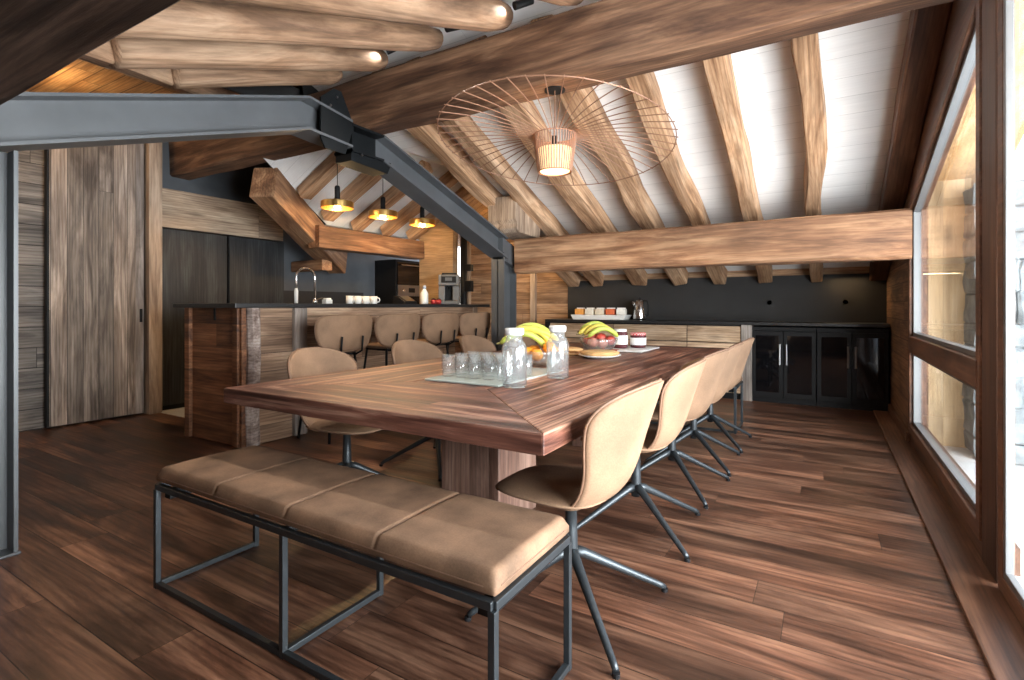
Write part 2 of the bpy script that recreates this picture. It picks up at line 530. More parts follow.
M['pine_z'] = wood('pine_cladding', (0.50, 0.34, 0.18), (0.62, 0.45, 0.26), (0.70, 0.54, 0.35), 'zxy', 0.14, 9, rough=0.6, knots=0.8, gap=0.4, vary=0.12, gapw=0.003, rings=0.15, fine=0.3)
M['pine_y'] = wood('pine_soffit_boards', (0.52, 0.30, 0.13), (0.66, 0.42, 0.21), (0.76, 0.53, 0.30), 'yxz', 0.14, 9, rough=0.6, knots=0.7, gap=0.4, vary=0.12, gapw=0.003, rings=0.2)
M['orange_board'] = wood('honey_ceiling_boards', (0.40, 0.20, 0.07), (0.55, 0.30, 0.12), (0.66, 0.40, 0.18), 'xyz', 0.15, 4, rough=0.6, knots=0.4, gap=0.6, vary=0.2)
M['white_ceiling'] = wood('white_ceiling_boards', (0.79, 0.785, 0.78), (0.82, 0.815, 0.81), (0.85, 0.845, 0.84), 'xyz', 0.19, 8, rough=0.7, knots=0, gap=0.35, vary=0.02, gapw=0.004, rings=0.05, bump=0.05, patch=0.05, fine=0.06)
M['black_oak_y'] = wood('black_stained_oak', (0.012, 0.013, 0.015), (0.022, 0.024, 0.027), (0.045, 0.048, 0.052), 'zyx', rough=0.5, knots=0, vary=0.1, rings=0.6, bump=0.5)
M['slate'] = plain('slate_grey_panel', (0.075, 0.082, 0.092), 0.5, 0, 0.12, 5)
M['graphite'] = plain('graphite_panel', (0.030, 0.029, 0.029), 0.5, 0, 0.1, 4, spec=0.25)
M['black'] = plain('black_satin', (0.009, 0.009, 0.010), 0.5, 0, 0.1, 15, spec=0.2)
M['black_top'] = plain('black_stone_top', (0.018, 0.018, 0.019), 0.35, 0, 0.25, 60)
M['steel'] = plain('painted_steel', (0.088, 0.093, 0.100), 0.42, 0.15, 0.12, 4, bump=0.03)
M['steel_dark'] = plain('dark_steel_plate', (0.008, 0.009, 0.010), 0.6, 0.0, 0.12, 6, spec=0.08)
M['leg_metal'] = plain('anthracite_metal', (0.045, 0.052, 0.058), 0.38, 0.6, 0.08, 20)
M['leather'] = leather('tan_suede', (0.235, 0.142, 0.087))
M['bench_leather'] = leather('bench_suede', (0.205, 0.120, 0.073), 1.9)
M['piping'] = plain('brown_piping', (0.16, 0.085, 0.05), 0.6, 0, 0.1, 30)
M['tile'] = plain('light_floor_tile', (0.50, 0.50, 0.48), 0.5, 0, 0.08, 6)
M['pane'] = glass_pane('window_glass')
M['dark_glass'] = plain('smoked_glass', (0.004, 0.004, 0.005), 0.05, 0, 0.0, 5, spec=0.45)
M['alu'] = plain('light_aluminium', (0.15, 0.153, 0.157), 0.4, 0.2, 0.04, 10)
M['chrome'] = plain('brushed_chrome', (0.72, 0.72, 0.73), 0.18, 1.0, 0.05, 30)
M['chrome_handle'] = plain('handle_steel', (0.35, 0.35, 0.36), 0.3, 1.0, 0.05, 30)
M['machine_steel'] = plain('satin_steel', (0.13, 0.133, 0.137), 0.42, 0.35, 0.1, 12)
M['brass'] = plain('brushed_brass', (0.72, 0.46, 0.16), 0.28, 1.0, 0.08, 30)
M['copper_wire'] = plain('copper_wire', (0.25, 0.125, 0.075), 0.5, 0.3, 0.1, 30)
M['bulb'] = emit('warm_bulb', (1.0, 0.72, 0.36), 8)
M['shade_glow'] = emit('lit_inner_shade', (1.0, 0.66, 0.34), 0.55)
M['white'] = plain('white_glaze', (0.78, 0.78, 0.76), 0.3, 0, 0.03, 20)
M['white_paper'] = plain('white_label', (0.82, 0.81, 0.78), 0.7, 0, 0.05, 30)
M['glass'] = thin_glass('clear_glass')
M['tray_glass'] = plain('pale_glass_tray', (0.46, 0.52, 0.49), 0.08, 0, 0.04, 6, spec=0.8)
M['stone'] = plain('grey_field_stone', (0.24, 0.265, 0.275), 0.85, 0, 0.4, 9, bump=0.8)
M['terrace'] = plain('pale_terrace_stone', (0.60, 0.59, 0.57), 0.8, 0, 0.12, 5, bump=0.1)
M['snow'] = plain('snow_ground', (0.82, 0.84, 0.87), 0.8, 0, 0.05, 1)

# ------------------------------------------------------------------ room shell
ZR, YR, SL = 3.25, 3.10, 0.38
def zc(y): return ZR - SL*abs(y-YR)
XW, XF = 0.60, -3.30
XL, YB, YK = -6.30, 7.40, 6.05
CRX = -4.118
BX = -5.30
def zcr(x): return 1.35 - 0.38*x           # cross gable, side falling towards +x
def zcl(x): return 2.30 + 0.52*(x+5.3)     # cross gable, side falling towards -x
YF = -1.5

struct(obj('floor', B(XL-0.2, XW, YF, YB+0.1, -0.06, 0.0), M['floor']))
struct(obj('floor_tiles', B(XL, -4.72, 2.84, YB, 0.0, 0.006), M['tile']))

def slab(bm, pts, t=0.05):
    top = [bm.verts.new((x, y, z+t)) for x, y, z in pts]
    bot = [bm.verts.new(p) for p in pts]
    n = len(pts)
    bm.faces.new(bot); bm.faces.new(top[::-1])
    for i in range(n):
        bm.faces.new((bot[i], bot[(i+1) % n], top[(i+1) % n], top[i]))
    return bm

bm = bmesh.new()
XO = XW+0.12
slab(bm, [(x, y, zc(y)) for x, y in ((-3.4, YR), (XO, YR), (XO, YB+0.15), (-3.4, YB+0.15))])
slab(bm, [(x, y, zc(y)) for x, y in ((CRX, YR), (-3.4, YR), (-3.4, 4.7), (CRX, 8.1+CRX))])
slab(bm, [(x, y, zc(y)) for x, y in ((XO, YR), (CRX, YR), (CRX, -1.9-CRX), (-1.9-YF, YF), (XO, YF))][:])
struct(obj('ceiling', bm, M['white_ceiling']))

bm = bmesh.new()
# cross gable over the kitchen
slab(bm, [(x, y, zcr(x)) for x, y in ((CRX, 8.1+CRX), (-3.4, 4.7), (-3.4, YB+0.1), (CRX, YB+0.1))])
slab(bm, [(x, y, zcl(x)) for x, y in ((-5.5, 4.494), (-4.72, 3.1), (CRX, 3.1), (CRX, YK+0.1), (-5.5, YK+0.1))])
slab(bm, [(x, y, zcl(-5.5)) for x, y in ((XL-0.15, 4.494), (-5.5, 4.494), (-5.5, YB+0.1), (XL-0.15, YB+0.1))])
struct(obj('ceiling_kitchen', bm, M['white_ceiling']))
bm = bmesh.new()
slab(bm, [(x, y, zcl(x)) for x, y in ((-5.5, YK+0.1), (CRX, YK+0.1), (CRX, YB+0.1), (-5.5, YB+0.1))])
slab(bm, [(x, y, zcr(x)) for x, y in ((CRX, YF), (-1.9-YF, YF), (CRX, -1.9-CRX))])
slab(bm, [(XL-0.15, YF, 3.13), (CRX, YF, 3.13), (CRX, 3.1, 3.13), (-4.72, 3.1, 3.13), (-5.5, 4.494, 3.13), (XL-0.15, 4.494, 3.13)])
struct(obj('ceiling_hall', bm, M['orange_board']))
# closing pieces between the roof slopes
bm = bmesh.new()
prism(bm, [(XL, zcl(-5.5)), (-5.5, zcl(-5.5)), (-5.5, 3.2), (XL, 3.2)], 'y', 4.47, 4.494)
v_ = [bm.verts.new(p) for p in ((-4.72, 3.1, zcl(-4.72)), (-5.5, 4.494, zcl(-5.5)), (-5.5, 4.494, 3.2), (-4.72, 3.1, 3.2))]
bm.faces.new(v_)
prism(bm, [(-4.72, zcl(-4.72)), (CRX, zcl(CRX)-0.02), (CRX, 3.2), (-4.72, 3.2)], 'y', 3.06, 3.10)
prism(bm, [(2.0, 2.90), (4.2, 2.90), (3.10, 3.30)], 'x', CRX-0.03, CRX)
prism(bm, [(4.7, zc(4.7)), (YB, zc(YB)), (YB, zcr(-3.4)), (4.7, zcr(-3.4))], 'x', -3.42, -3.38)
struct(obj('trim_1', bm, M['graphite']))

# left wall with grey planks
struct(obj('wall_left', B(XL-0.12, XL, YF, 2.72, 0, 3.2), M['grey_planks']))
struct(obj('wall_kitchen_side', B(XL-0.12, XL, 2.72, YB, 0, 3.2), M['slate']))
# back walls
struct(obj('wall_back', prism(bmesh.new(), [(-5.4, 0), (XW+0.1, 0), (XW+0.1, 1.72), (-3.4, 1.72), (-3.4, 2.75), (CRX, 2.95), (-5.4, zcl(-5.4)+0.05)], 'y', YB, YB+0.1), M['wall_planks']))
struct(obj('wall_kitchen_end', prism(bmesh.new(), [(BX, 0), (-4.66, 0), (-4.66, zcl(-4.66)+0.05), (BX, zcl(BX)+0.05)], 'y', YK, YK+0.12), M['ply']))
struct(obj('trim_2', B(-5.40, -5.30, YB-0.06, YB, 0, 2.25), M['trim']))
struct(obj('trim_3', B(-4.09, -4.0, YB-0.06, YB, 0, 1.75), M['trim']))
# right wall pieces: beyond the window, the post, sill strip
bm = bmesh.new()
box(bm, XW, XW+0.12, 5.42, YB, 0, zc(YB)+0.05)
prism(bm, [(5.42, 1.6), (YB, 1.6), (YB, zc(YB)+0.03), (5.42, zc(5.42)+0.03)], 'x', XW+0.001, XW+0.119)
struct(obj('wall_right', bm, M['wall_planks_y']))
zt = lambda y: 2.60 - 0.27*(y-3.16)   # top of far window opening
bm = bmesh.new()
prism(bm, [(3.06, zt(3.06)), (5.42, zt(5.42)), (5.42, zc(5.42)+0.02), (YR, zc(YR)+0.02), (2.80, zc(2.8)+0.02), (2.80, 2.62)], 'x', XW, XW+0.12)
prism(bm, [(0.45, zc(0.45)-0.29), (2.80, zc(2.8)-0.56), (2.80, zc(2.8)+0.02), (0.45, zc(0.45)+0.02)], 'x', XW, XW+0.12)
box(bm, XW, XW+0.12, 3.06, 5.42, -0.02, 0.10)
box(bm, XW, XW+0.12, YF, 2.80, -0.02, 0.02)
prism(bm, [(YF, 0.0), (0.45, 0.0), (0.45, zc(0.45)+0.02), (YF, zc(YF)+0.02)], 'x', XW+0.002, XW+0.118)
struct(obj('wall_right_lintel', bm, M['window_wood_y']))
struct(obj('trim_4', B(XW-0.16, XW, YF, 6.88, 0.0, 0.018), M['window_wood_y'], bevel=0.004))
struct(obj('trim_5', B(XW-0.008, XW+0.05, 2.83, 3.06, 0.018, 2.60), M['window_wood_z'], bevel=0.008))
struct(obj('baseboard_right', B(XW-0.03, XW, 5.42, 6.9, 0.018, 0.10), M['window_wood_y'], bevel=0.004))

struct(obj('wall_front', prism(bmesh.new(), [(XL, 0), (XW, 0), (XW, 1.6), (-0.4, 1.6), (-0.4, 1.75), (CRX, 2.95), (XL, 3.2)], 'y', YF-0.1, YF), M['wall_planks']))
# windows
def ring_prism(bm, outer, inner, x0, x1):
    n = len(outer)
    V = []
    for x in (x0, x1):
        V.append([bm.verts.new((x, p[0], p[1])) for p in outer])
        V.append([bm.verts.new((x, p[0], p[1])) for p in inner])
    for i in range(n):
        j = (i+1) % n
        bm.faces.new((V[0][i], V[0][j], V[1][j], V[1][i]))
        bm.faces.new((V[2][i], V[3][i], V[3][j], V[2][j]))
        bm.faces.new((V[0][i], V[2][i], V[2][j], V[0][j]))
        bm.faces.new((V[1][i], V[1][j], V[3][j], V[3][i]))
    return bm
def inset(poly, d):
    n = len(poly); out = []
    c = Vector((sum(p[0] for p in poly)/n, sum(p[1] for p in poly)/n))
    for i in range(n):
        a, b, d2 = Vector(poly[i-1]), Vector(poly[i]), Vector(poly[(i+1) % n])
        def nrm(p, q):
            t = (q-p).normalized(); nn = Vector((-t.y, t.x))
            return nn if nn.dot(c-p) > 0 else -nn
        n1, n2 = nrm(a, b), nrm(b, d2)
        k = d/(1+n1.dot(n2))
        out.append(tuple(b+(n1+n2)*k))
    return out
W1 = [(3.06, 0.10), (5.42, 0.10), (5.42, zt(5.42)), (3.06, zt(3.06))]
win = struct(thing('window_1', None, None))
obj('frame', ring_prism(bmesh.new(), W1, inset(W1, 0.075), XW-0.015, XW+0.10), M['window_wood_y'], win, bevel=0.006)
zr0, zr1 = 0.775, 0.905
obj('rail', B(XW-0.02, XW+0.10, 3.10, 5.36, zr0, zr1), M['window_wood_y'], win, bevel=0.006)
i1 = inset(W1, 0.075)
lo = [(i1[0][0], i1[0][1]), (i1[1][0], i1[1][1]), (i1[1][0], zr0), (i1[0][0], zr0)]
up = [(i1[0][0], zr1), (i1[1][0], zr1), i1[2], i1[3]]
for q in (lo, up):
    g = obj('glazing_bead', ring_prism(bmesh.new(), q, inset(q, 0.028), XW+0.01, XW+0.06), M['alu'], win, bevel=0.003)
    obj('pane', prism(bmesh.new(), inset(q, 0.02), 'x', XW+0.03, XW+0.04), M['pane'], win)
W2 = [(0.45, 0.02), (2.80, 0.02), (2.80, zc(2.8)-0.57), (0.45, zc(0.45)-0.30)]
win2 = struct(thing('window_2', None, None))
obj('frame', ring_prism(bmesh.new(), W2, inset(W2, 0.07), XW-0.01, XW+0.028), M['window_wood_y'], win2, bevel=0.006)
i2 = inset(W2, 0.07)
zz = lambda y: i2[2][1] + (i2[3][1]-i2[2][1])*(i2[2][0]-y)/(i2[2][0]-i2[3][0])
for a, b in ((1.69, i2[1][0]), (i2[0][0], 1.63)):
    q = [(a, i2[0][1]), (b, i2[1][1]), (b, zz(b)), (a, zz(a))]
    obj('glazing_bead', ring_prism(bmesh.new(), q, inset(q, 0.03), XW-0.008, XW+0.018), M['alu'], win2, bevel=0.003)
    obj('pane', prism(bmesh.new(), inset(q, 0.02), 'x', XW+0.004, XW+0.012), M['pane'], win2)
obj('mullion', B(XW-0.01, XW+0.028, 1.63, 1.69, 0.08, zz(1.66)), M['window_wood_z'], win2)

# outside: terrace, pine clad return, stone pier, soffit
struct(obj('terrace_floor', B(XW+0.02, 3.2, YF-4, 9.0, -0.14, -0.02), M['terrace']))
struct(obj('snow_field', B(-30, 40, -30, 40, -0.9, -0.5), M['snow']))
struct(obj('wall_outside_pine', B(XW+0.10, 1.02, 5.60, 5.72, -0.02, 2.45), M['pine_z']))
bm = bmesh.new()
slab(bm, [(XW+0.12, YR, zc(YR)-0.10), (1.22, YR, zc(YR)-0.10), (1.22, 6.0, zc(6.0)-0.10), (XW+0.12, 6.0, zc(6.0)-0.10)])
slab(bm, [(XW+0.12, YF, zc(YF)-0.06), (1.22, YF, zc(YF)-0.06), (1.22, YR, zc(YR)-0.10), (XW+0.12, YR, zc(YR)-0.10)])
struct(obj('ceiling_overhang', bm, M['pine_y']))
# stone pier made of stacked rough blocks
bm = bmesh.new()
rs = random.Random(3)
box(bm, 1.03, 1.55, 5.26, 5.85, -0.02, 2.02)
z = -0.02
while z < 1.95:
    h = rs.uniform(0.12, 0.26)
    x = 0.975
    while x < 1.5:
        w = rs.uniform(0.10, 0.24)
        y0 = 5.20 + rs.uniform(-0.03, 0.03)
        bb = bmesh.new(); box(bb, x, x+w+0.01, y0, 5.84, z, z+h+rs.uniform(-0.01, 0.02))
        bmesh.ops.bevel(bb, geom=bb.edges[:], offset=0.018, segments=1, affect='EDGES')
        bmesh.ops.subdivide_edges(bb, edges=bb.edges[:], cuts=2, use_grid_fill=True)
        for v in bb.verts:
            v.co += Vector((noise.noise(v.co*6), noise.noise(v.co*6+Vector((9, 0, 0))), noise.noise(v.co*6+Vector((0, 9, 0)))*0.5))*0.028
        me = bpy.data.meshes.new('t'); bb.to_mesh(me); bb.free(); bm.from_mesh(me); bpy.data.meshes.remove(me)
        x += w
    z += h
struct(obj('wall_outside_stone', bm, M['stone']))

# ------------------------------------------------------------------ timber
def tbeam(name, label, cat, *a, group=None, **k):
    return tag(beam(name, *a, **k), label, cat, group)

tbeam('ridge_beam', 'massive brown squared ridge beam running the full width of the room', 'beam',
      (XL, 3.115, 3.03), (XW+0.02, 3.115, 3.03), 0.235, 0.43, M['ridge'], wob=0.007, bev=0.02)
tbeam('purlin_beam', 'long horizontal wooden beam spanning above the back sideboard', 'beam',
      (-3.17, 5.42, 1.945), (XW, 5.42, 1.945), 0.24, 0.40, M['beam'], wob=0.008, bev=0.02)
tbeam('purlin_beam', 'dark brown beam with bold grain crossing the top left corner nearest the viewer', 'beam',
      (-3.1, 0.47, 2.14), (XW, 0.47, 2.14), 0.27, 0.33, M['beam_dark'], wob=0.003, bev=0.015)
RX = [(-3.31, 'leftmost slanted rafter right above the sloping steel beam'),
      (-2.92, 'slanted ceiling rafter second from the steel beam, left of the wire pendant'),
      (-2.29, 'slanted ceiling rafter passing just left behind the glowing wire pendant shade'),
      (-1.71, 'slanted ceiling rafter passing right behind the wire pendant shade'),
      (-1.20, 'slanted ceiling rafter at the right rim of the wire pendant'),
      (-0.65, 'slanted cracked rafter right of the wire pendant, fourth from the window'),
      (-0.09, 'crooked slanted rafter nearest the boarded edge at the window')]
for i, (x, lab) in enumerate(RX):
    w = (0.17, 0.16, 0.21, 0.19, 0.15, 0.15, 0.13)[i]
    tbeam('rafter', lab, 'rafter', (x, 3.25, zc(3.25)-0.005), (x, YB-0.02, zc(YB-0.02)-0.005), w, 0.19, M['rafter'],
          group='rafters over the far roof slope', wob=0.012, bow=0.05)
tbeam('rafter', 'wide dark rafter board along the slanted top of the window', 'rafter',
      (0.515, 3.25, zc(3.25)-0.005), (0.515, YB-0.02, zc(YB-0.02)-0.005), 0.165, 0.19, M['window_wood'],
      group='rafters over the far roof slope', wob=0.004, bow=0.0)
LG = [(-1.33, 0.0, 'round log rafter at the top edge of the picture, right of the others'),
      (-1.87, 0.0, 'thick round log rafter on the near slope, upper of the three long ones'),
      (-2.44, 0.2, 'round log rafter on the near slope, middle of the three long ones'),
      (-2.99, 1.16, 'round log rafter on the near slope, lowest beside the steel frame'),
      (-3.50, 1.68, 'round log rafter just above the steel frame beam, hidden furthest left')]
for i, (x, y0, lab) in enumerate(LG):
    o = log('log_rafter', (x, y0, zc(y0)-0.11), (x, 2.955, zc(2.955)-0.105), 0.098 if i != 1 else 0.115, M['log'], seed=i+1)
    tag(o, lab, 'rafter', 'log rafters over the near roof slope')
# valley beam beside the logs and the honey coloured rafters of the hall roof
tbeam('valley_beam', 'grey brown valley beam behind the ends of the round logs', 'beam',
      (-2.35, 0.45, zc(0.45)-0.01), (-4.55, 2.65, zc(2.65)-0.01), 0.12, 0.15, M['log'], wob=0.003)
for i, (y, lab) in enumerate(((1.25, 'honey coloured rafter seen through the gap above the left steel beam, nearest'),
                              (1.75, 'honey coloured rafter seen through the gap above the left steel beam, second'))):
    x0 = -1.9-y-0.15
    tbeam('hall_rafter', lab, 'rafter', (x0, y, zcr(x0)-0.008), (CRX+0.02, y, zcr(CRX+0.02)-0.008), 0.12, 0.16, M['rafter'], group='hall roof rafters')
# kitchen timber
tbeam('purlin_beam', 'honey brown horizontal beam over the kitchen ovens', 'beam',
      (BX, 4.14, 2.125), (BX, YK-0.005, 2.125), 0.2, 0.265, M['beam'], wob=0.004)
tbeam('brace_beam', 'heavy diagonal brace falling from the ridge beam towards the kitchen tap', 'beam',
      (-4.885, 3.24, zcl(-4.78)-0.012), (-5.99, 5.11, zcl(-5.90)-0.06), 0.25, 0.33, M['beam'], wob=0.004)
tbeam('beam_stub', 'short wooden beam end poking out below the diagonal brace', 'beam',
      (XL+0.02, 4.62, 1.76), (BX-0.35, 4.62, 1.76), 0.16, 0.14, M['beam'])
for i, (y, lab) in enumerate(((3.74, 'kitchen roof rafter beside the diagonal brace, leftmost'),
                              (4.28, 'kitchen roof rafter behind the first brass pendant'),
                              (4.83, 'kitchen roof rafter between the first and second brass pendants'),
                              (5.36, 'kitchen roof rafter behind the second brass pendant'),
                              (5.88, 'kitchen roof rafter nearest the beige end wall'))):
    xe = (-4.98, -5.26)[i] if i < 2 else BX-0.06
    tbeam('kitchen_rafter', lab, 'rafter', (CRX-0.02, y, zcl(CRX-0.02)-0.008), (xe, y, zcl(xe)-0.008), 0.15, 0.14, M['rafter'], group='kitchen roof rafters', wob=0.004)
# profiled beam end above the steel corner
bm = bmesh.new()
prism(bm, [(5.02, 2.40), (5.02, 2.13), (5.06, 2.08), (5.04, 2.03), (5.10, 1.99), (5.6, 1.97), (5.6, 2.40)], 'x', -3.36, -2.98)
tag(obj('corbel_beam', bm, M['trim'], bevel=0.01), 'stubby wooden beam end with stepped profile above the steel corner', 'beam')

# ------------------------------------------------------------------ steel portal frame
SF = thing('steel_frame', 'dark grey painted steel portal frame between dining room and kitchen', 'steel frame', (XF, 0.8, 0))
def steel_seg(name, a, b, ha, hb, mat=None, x=XF, fl=0.22, web=0.012, tf=0.018):
    """I section in the plane x=const between (y,z) points a,b given on the underside; ha,hb vertical depth at each end"""
    bm = bmesh.new()
    y0, z0 = a; y1, z1 = b
    prism(bm, [(y0, z0), (y1, z1), (y1, z1+hb), (y0, z0+ha)], 'x', x-web/2, x+web/2)
    prism(bm, [(y0, z0), (y1, z1), (y1, z1+tf), (y0, z0+tf)], 'x', x-fl/2, x+fl/2)
    prism(bm, [(y0, z0+ha-tf), (y1, z1+hb-tf), (y1, z1+hb), (y0, z0+ha)], 'x', x-fl/2, x+fl/2)
    for v in bm.verts:
        v.co -= Vector((XF, 0.8, 0))
    return obj(name, bm, mat or M['steel'], SF)
def steel_col(name, y0, y1, z1):
    bm = bmesh.new()
    fl, web, tf = 0.18, 0.012, 0.016
    box(bm, -web/2, web/2, y0-0.8, y1-0.8, 0, z1)
    box(bm, -fl/2, fl/2, y0-0.8, y0-0.8+tf, 0, z1)
    box(bm, -fl/2, fl/2, y1-0.8-tf, y1-0.8, 0, z1)
    return obj(name, bm, M['steel'], SF)
steel_col('column', 0.64, 0.882, 1.87)
steel_col('column', 5.14, 5.42, 1.78)
obj('base_plate', B(-0.115, 0.10, -0.19, 0.09, 0, 0.012), M['steel'], SF, bevel=0.003)
steel_seg('beam_segment', (0.60, 1.80), (2.46, 2.425), 0.245, 0.245)
steel_seg('beam_segment', (2.46, 2.425), (2.86, 2.40), 0.245, 0.215)
steel_seg('beam_segment', (2.86, 2.37), (3.20, 2.37), 0.22, 0.22, M['steel_dark'])
steel_seg('beam_segment', (3.20, 2.37), (5.20, 1.705), 0.225, 0.245)
# apex plates
bm = bmesh.new()
pl = [(2.56, 2.70), (2.68, 2.80), (2.75, 2.80), (2.86, 2.60), (2.86, 2.53), (2.79, 2.33), (2.60, 2.33), (2.56, 2.40)]
prism(bm, [(p[0]-0.8, p[1]) for p in pl], 'x', 0.09, 0.105)
obj('gusset_plate', bm, M['steel_dark'], SF)
obj('end_plate', B(-0.10, 0.10, 2.86-0.8, 2.875-0.8, 2.36, 2.60), M['steel_dark'], SF)
bm = bmesh.new()
prism(bm, [(p[0]-0.8, p[1]) for p in [(2.86, 2.38), (3.30, 2.38), (3.26, 2.28), (2.86, 2.30)]], 'x', -0.09, 0.09)
obj('bottom_plate', bm, M['steel_dark'], SF)
for y, z in ((2.70, 2.74), (2.64, 2.66), (2.95, 2.36)):
    bm = bmesh.new(); blob(bm, (0.112, y-0.8, z), 0.012, 1)
    obj('bolt', bm, M['chrome_handle'], SF)
bm = bmesh.new(); prism(bm, [(5.14-0.8, 1.70), (5.14-0.8, 1.95), (5.40-0.8, 1.87), (5.40-0.8, 1.62)], 'x', -0.07, 0.07)
obj('knee_stiffener', bm, M['steel'], SF)

# ------------------------------------------------------------------ left side: door, tall cabinets
d1 = struct(thing('door_1', None, None, (-6.22, 2.3, 0.02)))
obj('panel', B(-0.03, 0.03, -0.385, 0.40, 0.0, 2.86), M['door'], d1, bevel=0.005)
obj('edge_stile', B(0.0, 0.034, 0.325, 0.40, 0.0, 2.86), M['post_grey'], d1, bevel=0.003)
obj('edge_strip', B(-0.032, 0.035, -0.40, -0.385, 0.0, 2.86), M['black'], d1)
obj('lock_plate', B(0.03, 0.042, 0.36, 0.385, 0.96, 1.10), M['black'], d1, bevel=0.003)
struct(obj('trim_6', B(XL, XL+0.17, 2.725, 2.855, 0, 3.12), M['trim'], bevel=0.006))
def tall_cab(y0, y1, label, oak=True):
    t = thing('tall_cabinet', label, 'cabinet', (-6.24, (y0+y1)/2, 0), 0, 'black tall cabinets')
    w = (y1-y0)/2
    obj('carcass', B(-0.05, 0.03, -w, w, 0.006, 2.0), M['black'], t)
    obj('door', B(0.03, 0.052, -w+0.006, w-0.006, 0.06, 1.995), M['black_oak_y'], t, bevel=0.002)
    return t
tall_cab(2.86, 3.60, 'tall black oak cabinet beside the pale wooden post')
tall_cab(3.62, 4.37, 'tall black oak cabinet under the diagonal brace')
tag(obj('bulkhead_panel', B(-0.05, 0.05, -0.76, 0.74, 0, 0.43), M['pale_planks_y'], loc=(-6.24, 3.615, 2.01), bevel=0.004),
    'pale weathered board panel above the black tall cabinets', 'panel')
# oven tower
ov = thing('oven_tower', 'black tall kitchen unit with two built in ovens', 'oven', (-5.6, 6.19, 0))
obj('carcass', B(-0.44, 0.0, -0.34, 0.34, 0.006, 1.86), M['black'], ov, bevel=0.003)
obj('upper_oven', B(0.0, 0.02, -0.31, 0.31, 1.48, 1.82), M['dark_glass'], ov, bevel=0.004)
obj('upper_handle', tube(bmesh.new(), [(0.05, -0.27, 1.78), (0.05, 0.27, 1.78)], 0.012), M['chrome'], ov)
obj('lower_oven', B(0.0, 0.02, -0.31, 0.31, 0.92, 1.30), M['dark_glass'], ov, bevel=0.004)
obj('control_panel', B(0.0, 0.022, -0.31, 0.31, 1.305, 1.475), M['chrome_handle'], ov, bevel=0.004)
for k in (-0.2, 0.2):
    obj('knob', lathe(bmesh.new(), [(0, 0), (0.022, 0), (0.02, 0.025), (0, 0.027)], 12), M['chrome'], ov,
        mtx=Matrix.Translation((0.022, k, 1.39)) @ Matrix.Rotation(PI/2, 4, 'Y'))
obj('display', B(0.022, 0.024, -0.07, 0.07, 1.36, 1.43), M['black'], ov)
# back kitchen counter
kc = thing('base_cabinet', 'dark kitchen base unit against the slate wall behind the island', 'cabinet', (-5.95, 5.1, 0))
obj('carcass', B(-0.35, 0.28, -0.72, 0.74, 0.006, 0.88), M['black'], kc)
for i in range(2):
    obj('door', B(0.28, 0.30, -0.71+i*0.725, 0.005+i*0.725, 0.1, 0.87), M['black_oak_y'], kc, bevel=0.002)
tag(obj('worktop', B(-0.36, 0.32, -0.73, 0.745, 0.88, 0.92), M['black_top'], loc=(-5.95, 5.1, 0), bevel=0.003), 'black worktop along the slate kitchen wall', 'worktop')
tag(obj('splashback', B(0, 0.012, 4.39, 5.84, 0.92, 1.36), M['graphite'], loc=(XL+0.01, 0, 0)), 'dark lower splashback panel behind the kitchen tap', 'panel')

# ------------------------------------------------------------------ island
isl = thing('kitchen_island', 'reclaimed wood kitchen island with breakfast bar', 'island', (-4.35, 4.0, 0))
def I(name, x0, x1, y0, y1, z0, z1, mat, bev=0.004):
    return obj(name, B(x0+4.35, x1+4.35, y0-4.0, y1-4.0, z0, z1), mat, isl, bevel=bev)
I('body', -4.64, -4.30, 2.52, 5.90, 0.006, 1.135, M['island_end'])
I('end_panel', -4.78, -4.03, 2.46, 2.52, 0.006, 1.135, M['island_end'])
I('end_stile', -4.84, -4.765, 2.43, 2.53, 0.006, 1.135, M['island_end'])
I('end_stile', -4.13, -4.06, 2.44, 2.50, 0.006, 1.135, M['island_end'])
I('front_panel', -4.30, -4.02, 2.52, 2.92, 0.006, 1.135, M['island_front'])
I('apron', -4.04, -4.0, 3.04, 5.62, 0.97, 1.135, M['island_front'])
I('knee_panel', -4.31, -4.29, 3.04, 5.62, 0.006, 1.135, M['island_front'])
o = beam('bark_post', (-3.985, 2.555, 0.006), (-3.985, 2.555, 1.135), 0.13, 0.12, M['post_bark'], None, up=(1, 0, 0), wob=0.012, bev=0.03)
def par(o, root):
    bpy.context.view_layer.update()
    mw = o.matrix_world.copy(); o.parent = root; o.matrix_parent_inverse = Matrix.Identity(4)
    o.matrix_basis = Matrix.Translation(root.location).inverted() @ mw
par(o, isl)
I('grey_post', -4.10, -3.985, 2.92, 3.05, 0.006, 1.135, M['post_grey'], 0.01)
I('end_post', -4.08, -3.99, 5.62, 5.72, 0.006, 1.135, M['trim'], 0.008)
I('socket_slot', -4.42, -4.40, 2.452, 2.462, 1.03, 1.13, M['black'], 0)
tag(obj('worktop', B(-4.89+4.35, -3.95+4.35, 2.36-4.0, 5.95-4.0, 1.135, 1.172), M['black_top'], loc=(-4.35, 4.0, 0), bevel=0.003),
    'thin black worktop of the kitchen island', 'worktop')
ZI = 1.172
